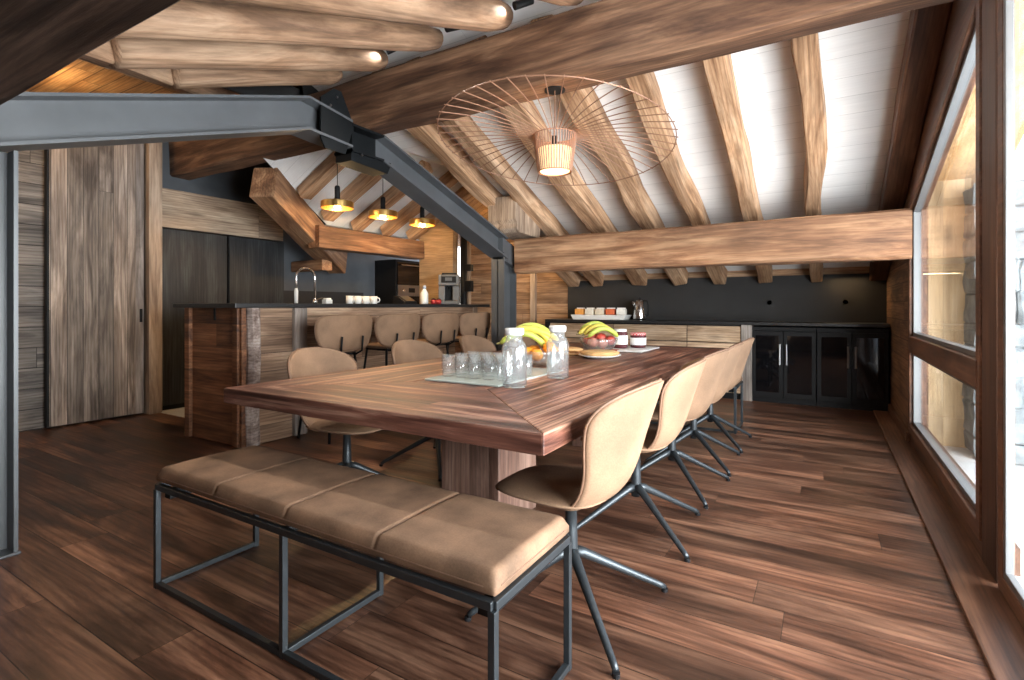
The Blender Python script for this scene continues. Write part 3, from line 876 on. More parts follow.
# tap
tp = thing('kitchen_tap', 'tall arched white chrome tap on the island', 'tap', (-4.50, 3.42, ZI))
pts = [(0, 0.11, 0), (0, 0.11, 0.27)]
for k in range(1, 12):
    a = PI*k/11
    pts.append((0, 0.11*math.cos(a), 0.27+0.09*math.sin(a)))
pts.append((0, -0.11, 0.05))
obj('spout', tube(bmesh.new(), pts, 0.011, 10), M['chrome'], tp, smooth=True)
obj('base', lathe(bmesh.new(), [(0, 0), (0.026, 0), (0.026, 0.03), (0.014, 0.05), (0, 0.05)], 16, (0, 0.11, 0)), M['chrome'], tp, smooth=True)
obj('spray_head', lathe(bmesh.new(), [(0, 0), (0.017, 0), (0.019, 0.12), (0.012, 0.15), (0, 0.15)], 14, (0, -0.11, 0.005)), M['white'], tp, smooth=True)
obj('lever', tube(bmesh.new(), [(0.02, 0.11, 0.04), (0.09, 0.13, 0.06)], 0.006), M['chrome'], tp)
# small things on the island
t = thing('soap_dish', 'small white block standing beside the tap on the island', 'dish', (-4.42, 3.62, ZI))
obj('body', B(-0.035, 0.035, -0.04, 0.04, 0, 0.045), M['white'], t, bevel=0.006)
obj('sponge', B(-0.028, 0.028, -0.03, 0.03, 0.045, 0.06), M['white_paper'], t, bevel=0.006)
mug_lab = ['leftmost white mug of the row on the island', 'second white mug from the left on the island',
           'third white mug from the left on the island', 'rightmost white mug of the row on the island']
def mug_parts():
    t = thing('mug', mug_lab[0], 'mug', (-4.4, 3.90, ZI), 0, 'mugs on the island')
    obj('body', lathe(bmesh.new(), [(0, 0), (0.034, 0), (0.040, 0.01), (0.041, 0.088), (0.037, 0.088), (0.036, 0.012), (0, 0.012)], 20), M['white'], t, smooth=True)
    obj('handle', tube(bmesh.new(), [(0.04, 0, 0.07), (0.062, 0, 0.066), (0.068, 0, 0.045), (0.060, 0, 0.026), (0.04, 0, 0.022)], 0.006), M['white'], t, smooth=True)
    return t
m0 = mug_parts()
for k in range(1, 4):
    dup(m0, (-4.4, 3.90+k*0.115, ZI), 0.3*k, mug_lab[k])
t = thing('kitchen_scale', 'low dark wedge shaped countertop device left of the white bottle', 'device', (-4.42, 4.78, ZI))
obj('body', prism(bmesh.new(), [(-0.09, 0), (0.10, 0), (0.10, 0.03), (-0.03, 0.10), (-0.09, 0.10)], 'y', -0.11, 0.11), M['black'], t, bevel=0.006)
obj('screen', prism(bmesh.new(), [(0.09, 0.037), (-0.02, 0.096), (-0.015, 0.104), (0.095, 0.045)], 'y', -0.07, 0.07), M['chrome_handle'], t)
t = thing('spray_bottle', 'slim pale bottle standing left of the coffee machine', 'bottle', (-4.42, 5.14, ZI))
obj('body', lathe(bmesh.new(), [(0, 0), (0.045, 0), (0.05, 0.02), (0.05, 0.14), (0.022, 0.19), (0.02, 0.2), (0, 0.2)], 20), M['white'], t, smooth=True)
obj('cap', lathe(bmesh.new(), [(0, 0.2), (0.022, 0.2), (0.02, 0.24), (0, 0.245)], 14), plain('blue_cap', (0.35, 0.42, 0.55), 0.4), t, smooth=True)
red = plain('red_skin', (0.42, 0.03, 0.03), 0.4, 0, 0.2, 8)
for k, (dy, lab) in enumerate(((5.30, 'small red pot beside the pale bottle'), (5.40, 'small red pot touching the coffee machine'))):
    t = thing('red_pot', lab, 'pot', (-4.40, dy, ZI), 0, 'red pots on the island')
    obj('body', lathe(bmesh.new(), [(0, 0), (0.03, 0), (0.04, 0.03), (0.036, 0.06), (0, 0.06)], 16), red, t, smooth=True)
    obj('lid', lathe(bmesh.new(), [(0, 0.06), (0.036, 0.06), (0.02, 0.075), (0, 0.08)], 16), M['black'], t, smooth=True)
cf = thing('coffee_machine', 'silver bean to cup coffee machine at the far end of the island', 'coffee machine', (-4.42, 5.66, ZI), 0.60)
# front of the machine looks along -y of its own frame
obj('body', B(-0.14, 0.14, -0.02, 0.20, 0.0, 0.40), M['machine_steel'], cf, bevel=0.015)
obj('head', B(-0.14, 0.14, -0.17, -0.02, 0.25, 0.40), M['machine_steel'], cf, bevel=0.012)
obj('drip_tray', B(-0.14, 0.14, -0.18, -0.02, 0.0, 0.05), M['machine_steel'], cf, bevel=0.008)
obj('panel', B(-0.10, 0.10, -0.178, -0.168, 0.29, 0.375), M['black'], cf, bevel=0.003)
for k in (-1, 1):
    obj('side_pillar', B(0.085*k-0.045+ (0.01*k), 0.085*k+0.045+(0.01*k), -0.15, -0.02, 0.05, 0.25), M['machine_steel'], cf, bevel=0.01)
    obj('spout', lathe(bmesh.new(), [(0, 0), (0.01, 0), (0.012, 0.05), (0, 0.05)], 10, (0.02*k, -0.12, 0.20)), M['black'], cf)
obj('recess', B(-0.06, 0.06, -0.03, -0.015, 0.05, 0.25), M['black'], cf)
obj('hopper', B(-0.10, 0.10, -0.06, 0.14, 0.40, 0.43), M['black'], cf, bevel=0.008)
obj('display', B(-0.045, 0.045, -0.181, -0.178, 0.315, 0.36), M['slate'], cf)
# black flue pipe with brackets
fp = thing('flue_pipe', 'black vertical pipe with two brackets behind the coffee machine', 'pipe', (-4.575, 6.20, 0.0))
obj('lower_pipe', tube(bmesh.new(), [(0, 0, 0), (0, 0, 2.20)], 0.052, 16), M['black'], fp, smooth=True)
obj('upper_pipe', tube(bmesh.new(), [(0, 0, 2.20), (0, 0, 2.635)], 0.045, 16), M['alu'], fp, smooth=True)
for z in (1.36, 1.66):
    obj('bracket', B(0.045, 0.15, -0.04, 0.04, z, z+0.16 if z < 1.5 else z+0.1), M['black'], fp, bevel=0.006)

# ------------------------------------------------------------------ back sideboard
YS = 6.88
def drawer_unit(x0, x1, label):
    t = thing('drawer_cabinet', label, 'cabinet', ((x0+x1)/2, YS, 0), 0, 'wooden drawer cabinets')
    w = (x1-x0)/2
    obj('carcass', B(-w, w, 0.02, 0.50, 0.06, 0.92), M['black'], t)
    obj('plinth', B(-w, w, 0.05, 0.50, 0.0, 0.06), M['black'], t)
    for z0, z1 in ((0.70, 0.90), (0.42, 0.69), (0.08, 0.41)):
        obj('drawer', B(-w+0.005, w-0.005, 0.0, 0.022, z0, z1), M['drawer'], t, bevel=0.003)
    return t
drawer_unit(-3.50, -2.52, 'wooden drawer unit at the left end of the back sideboard')
drawer_unit(-2.52, -1.53, 'wooden drawer unit below the kettle in the back sideboard')
drawer_unit(-1.53, -0.89, 'narrow wooden drawer unit next to the wine fridges')
tag(obj('end_post', B(-0.06, 0.06, -0.02, 0.5, 0.0, 0.92), M['post_grey'], loc=(-0.825, YS, 0), bevel=0.004), 'grey wooden upright between drawers and wine fridges', 'post')
def wine(x0, x1, label):
    t = thing('wine_fridge', label, 'wine fridge', ((x0+x1)/2, YS, 0), 0, 'black glass fronted wine fridges')
    w = (x1-x0)/2
    obj('carcass', B(-w, w, 0.03, 0.50, 0.0, 0.90), M['black'], t)
    obj('top_grille', B(-w, w, 0.0, 0.03, 0.855, 0.90), M['black'], t, bevel=0.002)
    for s in (0, 1):
        a = -w+0.004 if s == 0 else 0.003
        b = -0.003 if s == 0 else w-0.004
        d = obj('door', B(a, b, -0.012, 0.03, 0.07, 0.85), M['black'], t, bevel=0.003)
        obj('glass', B(a+0.04, b-0.04, -0.016, -0.011, 0.13, 0.80), M['dark_glass'], d)
        hx = -0.035 if s == 0 else 0.035
        obj('handle', tube(bmesh.new(), [(hx, -0.04, 0.46), (hx, -0.04, 0.70)], 0.011, 8), M['chrome_handle'], d)
    return t
wine(-0.765, -0.095, 'black wine fridge with two glass doors, left of the pair')
wine(-0.090, 0.580, 'black wine fridge with two glass doors beside the window wall')
tag(obj('worktop', B(-3.56, 0.59, 6.84, YB, 0.92, 0.955), M['black_top'], bevel=0.003), 'long thin black worktop of the back sideboard', 'worktop')
tag(obj('worktop_end', B(-3.56, -3.51, 6.84, YB, 0.60, 0.92), M['black'], bevel=0.003), 'black side panel closing the left end of the sideboard', 'panel')
sb = thing('splashback', 'wide matt graphite splashback above the back sideboard', 'panel', (-1.42, YB-0.012, 0.955))
obj('panel', B(-2.02, 2.02, -0.012, 0.012, 0.0, 0.575), M['graphite'], sb)
for x in (-0.62, 0.20):
    obj('socket', lathe(bmesh.new(), [(0, 0), (0.04, 0), (0.04, 0.006), (0.03, 0.006), (0.028, 0.0), (0, 0.0)], 20), M['graphite'], sb,
        mtx=Matrix.Translation((x+1.42, -0.013, 0.24)) @ Matrix.Rotation(PI/2, 4, 'X'))
ke = thing('kettle', 'shiny steel kettle on the back sideboard', 'kettle', (-2.22, 7.12, 0.955))
obj('body', lathe(bmesh.new(), [(0, 0), (0.085, 0), (0.09, 0.02), (0.082, 0.14), (0.062, 0.25), (0.05, 0.275), (0, 0.29)], 24), M['chrome'], ke, smooth=True)
obj('handle', tube(bmesh.new(), [(0.05, 0, 0.265), (0.10, 0, 0.265), (0.12, 0, 0.18), (0.115, 0, 0.07), (0.083, 0, 0.06)], 0.011), M['black'], ke, smooth=True)
obj('spout', tube(bmesh.new(), [(-0.06, 0, 0.20), (-0.095, 0, 0.245), (-0.105, 0, 0.255)], [0.03, 0.02, 0.012]), M['chrome'], ke, smooth=True)
obj('lid_knob', lathe(bmesh.new(), [(0, 0.285), (0.014, 0.29), (0.012, 0.315), (0, 0.32)], 12), M['black'], ke, smooth=True)
bk = thing('bread_basket', 'long white basket of packets beside the kettle', 'basket', (-2.78, 7.08, 0.955))
bm = bmesh.new()
prism(bm, [(-0.38, 0), (0.38, 0), (0.42, 0.07), (-0.42, 0.07)], 'y', -0.13, 0.13)
obj('tray', bm, M['white'], bk, bevel=0.008)
pk = [((0.80, 0.36, 0.08), 'orange packet at the left in the white basket'), ((0.75, 0.70, 0.60), 'cream packet second from left in the white basket'),
      ((0.72, 0.62, 0.48), 'beige packet in the middle of the white basket'), ((0.62, 0.13, 0.04), 'red packet in the white basket'),
      ((0.78, 0.76, 0.70), 'white packet at the right in the white basket')]
for k, (c, lab) in enumerate(pk):
    t = thing('packet', lab, 'packet', (-3.09+k*0.155, 7.08, 1.0255), 0.05*k, 'packets in the white basket')
    obj('body', B(-0.065, 0.065, -0.08, 0.08, 0.0, 0.085), plain('packet_colour', c, 0.6, 0, 0.15, 20), t, bevel=0.012)
    obj('seal', B(-0.06, 0.06, -0.006, 0.006, 0.085, 0.10), M['white_paper'], t)

# ------------------------------------------------------------------ dining table
TX0, TX1, TY0, TY1, TZ = -2.46, -0.74, 1.41, 5.14, 0.76
tb = thing('dining_table', 'long reclaimed wood dining table with mitred border boards', 'table', (-1.60, 3.27, 0))
def T(name, pts, z0, z1, mat, bev=0.004):
    bm = bmesh.new()
    prism(bm, [(x+1.60, y-3.27) for x, y in pts], 'z', z0, z1)
    return obj(name, bm, mat, tb, bevel=bev)
bw, th = 0.63, 0.072
a, b = (TX0, TY0), (TX1, TY0)
c, d = (TX1, TY1), (TX0, TY1)
ia, ib = (TX0+bw, TY0+bw), (TX1-bw, TY0+bw)
ic, id_ = (TX1-bw, TY1-bw), (TX0+bw, TY1-bw)
T('border_board', [a, b, ib, ia], TZ-th, TZ, M['table_x'], 0.006)
T('border_board', [b, c, ic, ib], TZ-th, TZ, M['table_y'], 0.006)
T('border_board', [c, d, id_, ic], TZ-th, TZ, M['table_x'], 0.006)
T('border_board', [d, a, ia, id_], TZ-th, TZ, M['table_y'], 0.006)
T('centre_panel', [ia, ib, ic, id_], TZ-th, TZ-0.002, M['table_y'], 0.003)
for y0 in (2.22, 3.92):
    T('pedestal', [(-1.79, y0), (-1.42, y0), (-1.42, y0+0.40), (-1.79, y0+0.40)], 0.0, TZ-th, M['table_z'], 0.006)

# ------------------------------------------------------------------ benches
def make_bench(label):
    t = thing('bench', label, 'bench', (-1.52, 1.285, 0), 0, 'upholstered benches at the table ends')
    hx, hy, r = 0.82, 0.215, 0.0105
    # cushion with rounded edges and stitched seams
    bm = bmesh.new()
    nx, ny = 320, 28
    def P(i, j, top):
        x = -hx-0.005 + (2*hx+0.01)*i/nx; y = -hy + 2*hy*j/ny
        ex = min((x+hx+0.005), (hx+0.005-x)); ey = min(y+hy, hy-y)
        e = min(ex, 0.026)/0.026; f = min(ey, 0.026)/0.026
        rr = (1-math.sqrt(max(0, 1-(1-e)**2)))+(1-math.sqrt(max(0, 1-(1-f)**2)))
        rr = min(1, rr)
        if not top: return (x, y, 0.425+0.012*rr)
        z = 0.490-0.034*rr + 0.004*math.sin(PI*j/ny)*1.0
        for s in (-hx/2, 0, hx/2):
            z -= 0.007*math.exp(-((x-s)/0.006)**2)
        z += 0.003*noise.noise(Vector((x*5, y*5, 0)))
        return (x, y, z)
    G = {}
    for top in (0, 1):
        for i in range(nx+1):
            for j in range(ny+1):
                G[top, i, j] = bm.verts.new(P(i, j, top))
        for i in range(nx):
            for j in range(ny):
                bm.faces.new((G[top, i, j], G[top, i+1, j], G[top, i+1, j+1], G[top, i, j+1]))
    per = [(i, 0) for i in range(nx)]+[(nx, j) for j in range(ny)]+[(i, ny) for i in range(nx, 0, -1)]+[(0, j) for j in range(ny, 0, -1)]
    for k in range(len(per)):
        p, q = per[k], per[(k+1) % len(per)]
        bm.faces.new((G[0, p[0], p[1]], G[0, q[0], q[1]], G[1, q[0], q[1]], G[1, p[0], p[1]]))
    cu = obj('cushion', bm, M['bench_leather'], t, smooth=True)
    bm = bmesh.new()
    for s in (-hx/2, 0, hx/2):
        tube(bm, [(s, -hy+0.03+k*(2*hy-0.06)/16, 0.4835+0.004*math.sin(PI*(0.07+0.86*k/16))) for k in range(17)], 0.0028, 5)
    tube(bm, [(-hx+0.03, -hy-0.0005, 0.452), (hx-0.03, -hy-0.0005, 0.452)], 0.002, 5)
    tube(bm, [(hx+0.0055, -hy+0.03, 0.452), (hx+0.0055, hy-0.03, 0.452)], 0.002, 5)
    obj('stitching', bm, M['piping'], cu)
    bm = bmesh.new()
    box(bm, -hx, hx, -hy-r, -hy+r, 0.402, 0.425); box(bm, -hx, hx, hy-r, hy+r, 0.402, 0.425)
    for s in (-1, 0, 1):
        box(bm, s*hx-r, s*hx+r, -hy, hy, 0.402, 0.425)
    obj('seat_rail', bm, M['leg_metal'], t, bevel=0.002)
    bm = bmesh.new()
    box(bm, hx-0.06, hx-0.02, -hy+0.02, hy-0.02, 0.365, 0.400)
    box(bm, -hx+0.02, -hx+0.06, -hy+0.02, hy-0.02, 0.365, 0.400)
    obj('under_rail', bm, M['black'], t)
    for s in (-1, 0, 1):
        for u in (-1, 1):
            obj('leg', B(s*hx-r, s*hx+r, u*hy-r, u*hy+r, 0.0, 0.402), M['leg_metal'], t, bevel=0.002)
        obj('floor_bar', B(s*hx-r, s*hx+r, -hy+r, hy-r, 0.004, 0.004+2*r), M['leg_metal'], t, bevel=0.002)
    for u in (-1,):
        for s in (-1, 0):
            obj('floor_rail', B(s*hx+r, (s+1)*hx-r, u*hy-r, u*hy+r, 0.004, 0.004+2*r), M['leg_metal'], t, bevel=0.002)
    for s in (-0.3, 0.35):
        obj('wing_screw', lathe(bmesh.new(), [(0, 0), (0.008, 0), (0.008, 0.02), (0.004, 0.02), (0.004, 0.05), (0, 0.05)], 10, (s, 0.05, 0.355)), M['leg_metal'], t)
    return t
bench = make_bench('tan suede bench on a thin metal frame in the foreground')
dup(bench, (-1.52, 5.26, 0), 0, 'tan suede bench at the far end of the table, by the sideboard')

# ------------------------------------------------------------------ chairs
def shell_back(rows, sweep, wmax, nu=14):
    """rows: list of (x,z,halfwidth); returns bm grid and outline"""
    bm = bmesh.new()
    V = []
    for (x, z, w) in rows:
        r = []
        for i in range(nu+1):
            u = -1+2*i/nu
            y = u*w
            r.append(bm.verts.new((x + sweep*(y/wmax)**2, y, z)))
        V.append(r)
    for a, b in zip(V, V[1:]):
        for i in range(nu):
            bm.faces.new((a[i], a[i+1], b[i+1], b[i]))
    outline = [v.co.copy() for v in V[0]] + [r[-1].co.copy() for r in V[1:-1]] + [v.co.copy() for v in V[-1][::-1]] + [r[0].co.copy() for r in V[1:-1]][::-1]
    return bm, outline

def interp(keys, n):
    """Catmull-Rom through the key rows"""
    out = []
    m_ = len(keys)-1
    for k in range(n+1):
        t = k/n*m_; i = min(int(t), m_-1); f = t-i
        p0 = keys[max(0, i-1)]; p1 = keys[i]; p2 = keys[i+1]; p3 = keys[min(m_, i+2)]
        out.append(tuple(0.5*((2*b)+(c-a)*f+(2*a-5*b+4*c-d)*f*f+(-a+3*b-3*c+d)*f**3) for a, b, c, d in zip(p0, p1, p2, p3)))
    return out

def seat_bm(x0, x1, w, zt, th):
    bm = bmesh.new()
    NR, NA = 7, 36
    cx = (x0+x1)/2; hx = (x1-x0)/2
    def pt(rf, a, top):
        ca, sa = math.cos(a), math.sin(a)
        e = 2/3.2
        x = math.copysign(abs(ca)**e, ca)*hx*rf
        y = math.copysign(abs(sa)**e, sa)*w*rf*(1-0.08*(x/hx))
        edge = rf**6
        dish = 0.016*(1-rf*rf)
        if top: z = zt - dish - th*0.5*edge - 0.012*max(0, x/hx)**3
        else: z = zt - th + th*0.5*edge - 0.012*max(0, x/hx)**3 - 0.012*(1-rf**2)
        return (cx+x, y, z)
    rings = []
    fr = [0.0, 0.3, 0.55, 0.75, 0.88, 0.96, 1.0]
    seq = [(f, 1) for f in fr] + [(f, 0) for f in fr[-2::-1]]
    prev = None
    for f, top in seq:
        if f == 0: cur = [bm.verts.new(pt(0, 0, top))]
        else: cur = [bm.verts.new(pt(f, 2*PI*k/NA, top)) for k in range(NA)]
        if prev is not None:
            for k in range(NA):
                k2 = (k+1) % NA
                if len(prev) == 1: bm.faces.new((prev[0], cur[k], cur[k2]))
                elif len(cur) == 1: bm.faces.new((prev[k], prev[k2], cur[0]))
                else: bm.faces.new((prev[k], prev[k2], cur[k2], cur[k]))
        prev = cur
    return bm

def make_chair(label, group):
    t = thing('dining_chair', label, 'chair', (0, 0, 0), 0, group)   # faces +x
    obj('seat', seat_bm(-0.175, 0.28, 0.222, 0.486, 0.05), M['leather'], t, smooth=True)
    keys = [(-0.09, 0.446, 0.185), (-0.155, 0.458, 0.20), (-0.205, 0.512, 0.212), (-0.240, 0.59, 0.228), (-0.270, 0.69, 0.252), (-0.296, 0.77, 0.262), (-0.315, 0.83, 0.228), (-0.328, 0.868, 0.15), (-0.334, 0.886, 0.05)]
    bm, ol = shell_back(interp(keys, 26), 0.12, 0.265)
    bk_ = obj('backrest', bm, M['leather'], t, smooth=True, solid=0.028, subsurf=1)
    obj('piping', ring_tube(bmesh.new(), ol, 0.0055, 5), M['piping'], bk_, smooth=True)
    obj('swivel_column', lathe(bmesh.new(), [(0, 0.16), (0.024, 0.16), (0.027, 0.22), (0.024, 0.30), (0.022, 0.405), (0.09, 0.412), (0.09, 0.428), (0, 0.428)], 18), M['leg_metal'], t, smooth=True)
    for k in range(4):
        a = PI/4 + k*PI/2
        ca, sa = math.cos(a), math.sin(a)
        R = 0.40
        pts = [(0, 0, 0.212), (0.05*ca, 0.05*sa, 0.198), (0.2*ca, 0.2*sa, 0.121), (R*0.95*ca, R*0.95*sa, 0.030), (R*ca, R*sa, 0.018)]
        lg = obj('leg', tube(bmesh.new(), pts, [0.024, 0.020, 0.0155, 0.0125, 0.011], 10), M['leg_metal'], t, smooth=True)
        obj('glide', lathe(bmesh.new(), [(0, 0), (0.013, 0), (0.013, 0.014), (0, 0.014)], 10, (R*ca, R*sa, 0.0)), M['black'], lg)
    return t
ch = make_chair('nearest tan chair on the right of the table, with its legs fully in view', 'chairs along the window side of the table')
ch.location = (-0.84, 1.83, 0); ch.rotation_euler = (0, 0, PI)
for (y, rz, lab) in ((2.66, 0.12, 'tan chair second from the bench on the window side of the table'),
                     (3.40, -0.06, 'tan chair third from the bench on the window side of the table'),
                     (4.04, 0.03, 'tan chair fourth from the bench on the window side of the table'),
                     (4.69, 0.0, 'furthest tan chair on the window side of the table')):
    dup(ch, (-0.85, y, 0), PI+rz, lab)
gl = 'chairs along the kitchen side of the table'
for (y, rz, lab) in ((2.14, 0.06, 'nearest tan chair on the kitchen side of the table'),
                     (2.98, -0.05, 'tan chair second from the bench on the kitchen side of the table'),
                     (3.80, 0.05, 'tan chair third from the bench on the kitchen side of the table'),
                     (4.55, 0.0, 'tan chair on the kitchen side half hidden behind the fruit')):
    dup(ch, (-2.44, y, 0), rz, lab, gl)

# ------------------------------------------------------------------ bar stools
def make_stool(label):
    t = thing('bar_stool', label, 'stool', (0, 0, 0), 0, 'bar stools along the island')   # faces -x
    obj('seat', seat_bm(-0.22, 0.20, 0.215, 0.80, 0.06), M['leather'], t, smooth=True)
    keys = [(0.205, 0.775, 0.17), (0.212, 0.79, 0.235), (0.222, 0.85, 0.285), (0.232, 0.95, 0.31), (0.238, 1.03, 0.298), (0.240, 1.062, 0.25), (0.240, 1.070, 0.19)]
    bm, ol = shell_back(interp(keys, 18), -0.075, 0.31)
    b_ = obj('backrest', bm, M['leather'], t, smooth=True, solid=0.03, subsurf=1)
    obj('piping', ring_tube(bmesh.new(), ol, 0.005, 5), M['piping'], b_, smooth=True)
    for s in (-1, 1):
        obj('back_bracket', tube(bmesh.new(), [(0.0, 0.115*s, 0.725), (0.17, 0.115*s, 0.725), (0.245, 0.115*s, 0.76), (0.258, 0.115*s, 0.89)], 0.009, 8), M['black'], t, smooth=True)
        for u in (-1, 1):
            obj('leg', tube(bmesh.new(), [(0.13*u, 0.13*s, 0.745), (0.20*u, 0.20*s, 0.0)], 0.011, 8), M['black'], t, smooth=True)
    pts = [(0.175*u, 0.175*s) for u, s in ((-1, -1), (1, -1), (1, 1), (-1, 1))]
    bm = bmesh.new()
    for i in range(4):
        p, q = pts[i], pts[(i+1) % 4]
        tube(bm, [(p[0], p[1], 0.27), (q[0], q[1], 0.27)], 0.008, 8)
    obj('footrest', bm, M['black'], t, smooth=True)
    obj('seat_plate', B(-0.14, 0.14, -0.14, 0.14, 0.722, 0.742), M['black'], t)
    return t
st = make_stool('tan bar stool nearest the camera along the island')
st.location = (-3.74, 3.12, 0); st.rotation_euler = (0, 0, 0.0)
for y, lab in ((3.78, 'tan bar stool second from the near end of the island'),
               (4.44, 'tan bar stool third from the near end of the island'),
               (5.08, 'tan bar stool beside the far steel column')):
    dup(st, (-3.74, y, 0), 0.0, lab)

# ------------------------------------------------------------------ wire pendant
PX, PY, PZ = -1.56, 3.14, 2.29
vp = thing('wire_pendant', 'huge wire spoke pendant lamp hanging from the ridge beam', 'lamp', (PX, PY, 2.05))
z0 = 2.05
obj('canopy', lathe(bmesh.new(), [(0, 0.545), (0.07, 0.545), (0.072, 0.60), (0, 0.60)], 24), M['black'], vp, smooth=False)
obj('cord', tube(bmesh.new(), [(0, 0, 0.24), (0, 0, 0.55)], 0.004, 8), M['copper_wire'], vp)
bm = bmesh.new()
for k in range(44):
    a = 2*PI*k/44
    tube(bm, [(0.145*math.cos(a), 0.145*math.sin(a), 0.245), (0.112*math.cos(a), 0.112*math.sin(a), 0.0)], 0.0042, 5)
for r, z in ((0.145, 0.245), (0.112, 0.0)):
    ring_tube(bm, [(r*math.cos(2*PI*k/48), r*math.sin(2*PI*k/48), z) for k in range(48)], 0.004, 6)
obj('cage_shade', bm, M['copper_wire'], vp)
obj('inner_shade', lathe(bmesh.new(), [(0.098, 0.004), (0.118, 0.15)], 36), M['shade_glow'], vp, smooth=True)
obj('bulb', lathe(bmesh.new(), [(0, 0.03), (0.03, 0.045), (0.036, 0.08), (0.016, 0.13), (0.014, 0.17), (0, 0.17)], 16), M['bulb'], vp, smooth=True)
obj('socket', lathe(bmesh.new(), [(0, 0.165), (0.02, 0.165), (0.02, 0.24), (0, 0.24)], 14), M['black'], vp)
R = 0.78
def rimz(a):   # the rim dips towards the far right side
    return 0.20 - 0.12*math.cos(a-math.radians(87)) 
def spoke_pt(a, f):
    r = 0.145 + (R+0.012-0.145)*f
    return (r*math.cos(a), r*math.sin(a), 0.245*(1-f) + rimz(a)*f + 0.022*math.sin(PI*f))
NS = 48
for k in range(NS):
    a = 2*PI*k/NS
    obj('spoke', tube(bmesh.new(), [spoke_pt(a, f/7) for f in range(8)], 0.0034, 5), M['copper_wire'], vp)
obj('rim_wire', ring_tube(bmesh.new(), [(R*math.cos(2*PI*k/96), R*math.sin(2*PI*k/96), rimz(2*PI*k/96)) for k in range(96)], 0.0035, 6), M['copper_wire'], vp)
lamp('pendant_light', 'POINT', (0, 0, 0.09), 8, (1.0, 0.74, 0.45), 0.04, None, vp)

# ------------------------------------------------------------------ brass pendants
def make_brass(label, cl=0.485):
    t = thing('brass_pendant', label, 'lamp', (0, 0, 0), 0, 'brass pendants over the island')
    obj('shade', lathe(bmesh.new(), [(0.03, 0.075), (0.155, 0.07), (0.165, 0.062), (0.165, 0.0), (0.160, 0.0), (0.158, 0.058), (0.03, 0.066)], 36), M['brass'], t, smooth=False)
    obj('stem', lathe(bmesh.new(), [(0, 0.07), (0.028, 0.07), (0.028, 0.22), (0.02, 0.235), (0, 0.235)], 18), M['black'], t, smooth=False)
    obj('cord', tube(bmesh.new(), [(0, 0, 0.23), (0, 0, cl)], 0.004, 6), M['black'], t)
    obj('bulb', lathe(bmesh.new(), [(0, -0.018), (0.025, -0.008), (0.036, 0.015), (0.022, 0.045), (0, 0.055)], 16), M['bulb'], t, smooth=True)
    lamp('pendant_light', 'POINT', (0, 0, -0.024), 10, (1.0, 0.66, 0.32), 0.005, None, t)
    return t
bp_ = make_brass('brass disc pendant over the island, nearest the diagonal brace')
bp_.location = (-4.35, 3.69, 2.165)
dup(bp_, (-4.35, 4.34, 2.165), 0, 'middle brass disc pendant over the island')
make_brass('brass disc pendant over the island, nearest the sloping steel beam', 0.625).location = (-4.35, 5.02, 2.165)

# ------------------------------------------------------------------ ceiling spotlights
def make_spot(label):
    t = thing('spotlight', label, 'lamp', (0, 0, 0), 0, 'black spotlights on the ceiling')
    obj('mount', lathe(bmesh.new(), [(0, 0), (0.035, 0), (0.035, -0.02), (0, -0.02)], 16), M['black'], t)
    obj('arm', tube(bmesh.new(), [(0, 0, -0.02), (0, 0.015, -0.06), (0.0, -0.02, -0.075)], 0.007), M['black'], t)
    obj('head', tube(bmesh.new(), [(0.03, 0.03, -0.05), (-0.05, -0.06, -0.11)], 0.026, 14), M['black'], t, smooth=False)
    lamp('spot_light', 'SPOT', (-0.075, -0.09, -0.135), 40, (1.0, 0.90, 0.78), 0.05, (math.radians(-22), math.radians(-6), 0), t, spot_size=math.radians(88), spot_blend=1.0)
    return t
sp_ = make_spot('small black spotlight by the ridge beam, between the two largest logs')
sp_.location = (-1.66, 2.92, zc(2.92))
dup(sp_, (-2.22, 2.92, zc(2.92)), 0.3, 'small black spotlight by the ridge beam, second from the top')
dup(sp_, (-2.78, 2.92, zc(2.92)), -0.2, 'small black spotlight by the ridge beam, lowest above the steel apex')

# ------------------------------------------------------------------ things on the table
tr = thing('serving_tray', 'flat pale glass tray under the tumblers', 'tray', (-1.56, 2.46, TZ))
obj('plate', B(-0.245, 0.215, -0.36, 0.36, 0.0, 0.010), M['tray_glass'], tr, bevel=0.003)
obj('edge', ring_prism(bmesh.new(), [(-0.37, 0), (0.37, 0), (0.37, 0.012), (-0.37, 0.012)], [(-0.361, 0), (0.361, 0), (0.361, 0.010), (-0.361, 0.010)], -0.25, 0.22), M['black'], tr) if False else None
def make_glass(label):
    bm = bmesh.new()
    lathe(bm, [(0, 0), (0.030, 0), (0.034, 0.004), (0.037, 0.05), (0.0365, 0.115), (0.0345, 0.115), (0.0345, 0.05), (0.030, 0.014), (0, 0.012)], 20)
    for v in bm.verts:
        pass
    return tag(obj('tumbler', bm, M['glass'], None, smooth=True), label, 'glass', 'tumblers on the tray')
rows = ['front', 'second', 'third']; cols = ['leftmost', 'second', 'third', 'fourth', 'rightmost']
g0 = None
for r in range(3):
    for c_ in range(5):
        lab = 'clear tumbler on the tray, %s in the %s row' % (cols[c_], rows[r])
        p = (-1.755+c_*0.088, 2.24+r*0.115, TZ+0.0105)
        if g0 is None:
            g0 = make_glass(lab); g0.location = p
        else:
            o = g0.copy(); COL.objects.link(o); o.location = p; o['label'] = lab
o = g0.copy(); COL.objects.link(o); o.location = (-1.345, 2.72, TZ+0.0105); o['label'] = 'single clear tumbler between the two carafes'; o['group'] = 'tumblers on the tray'
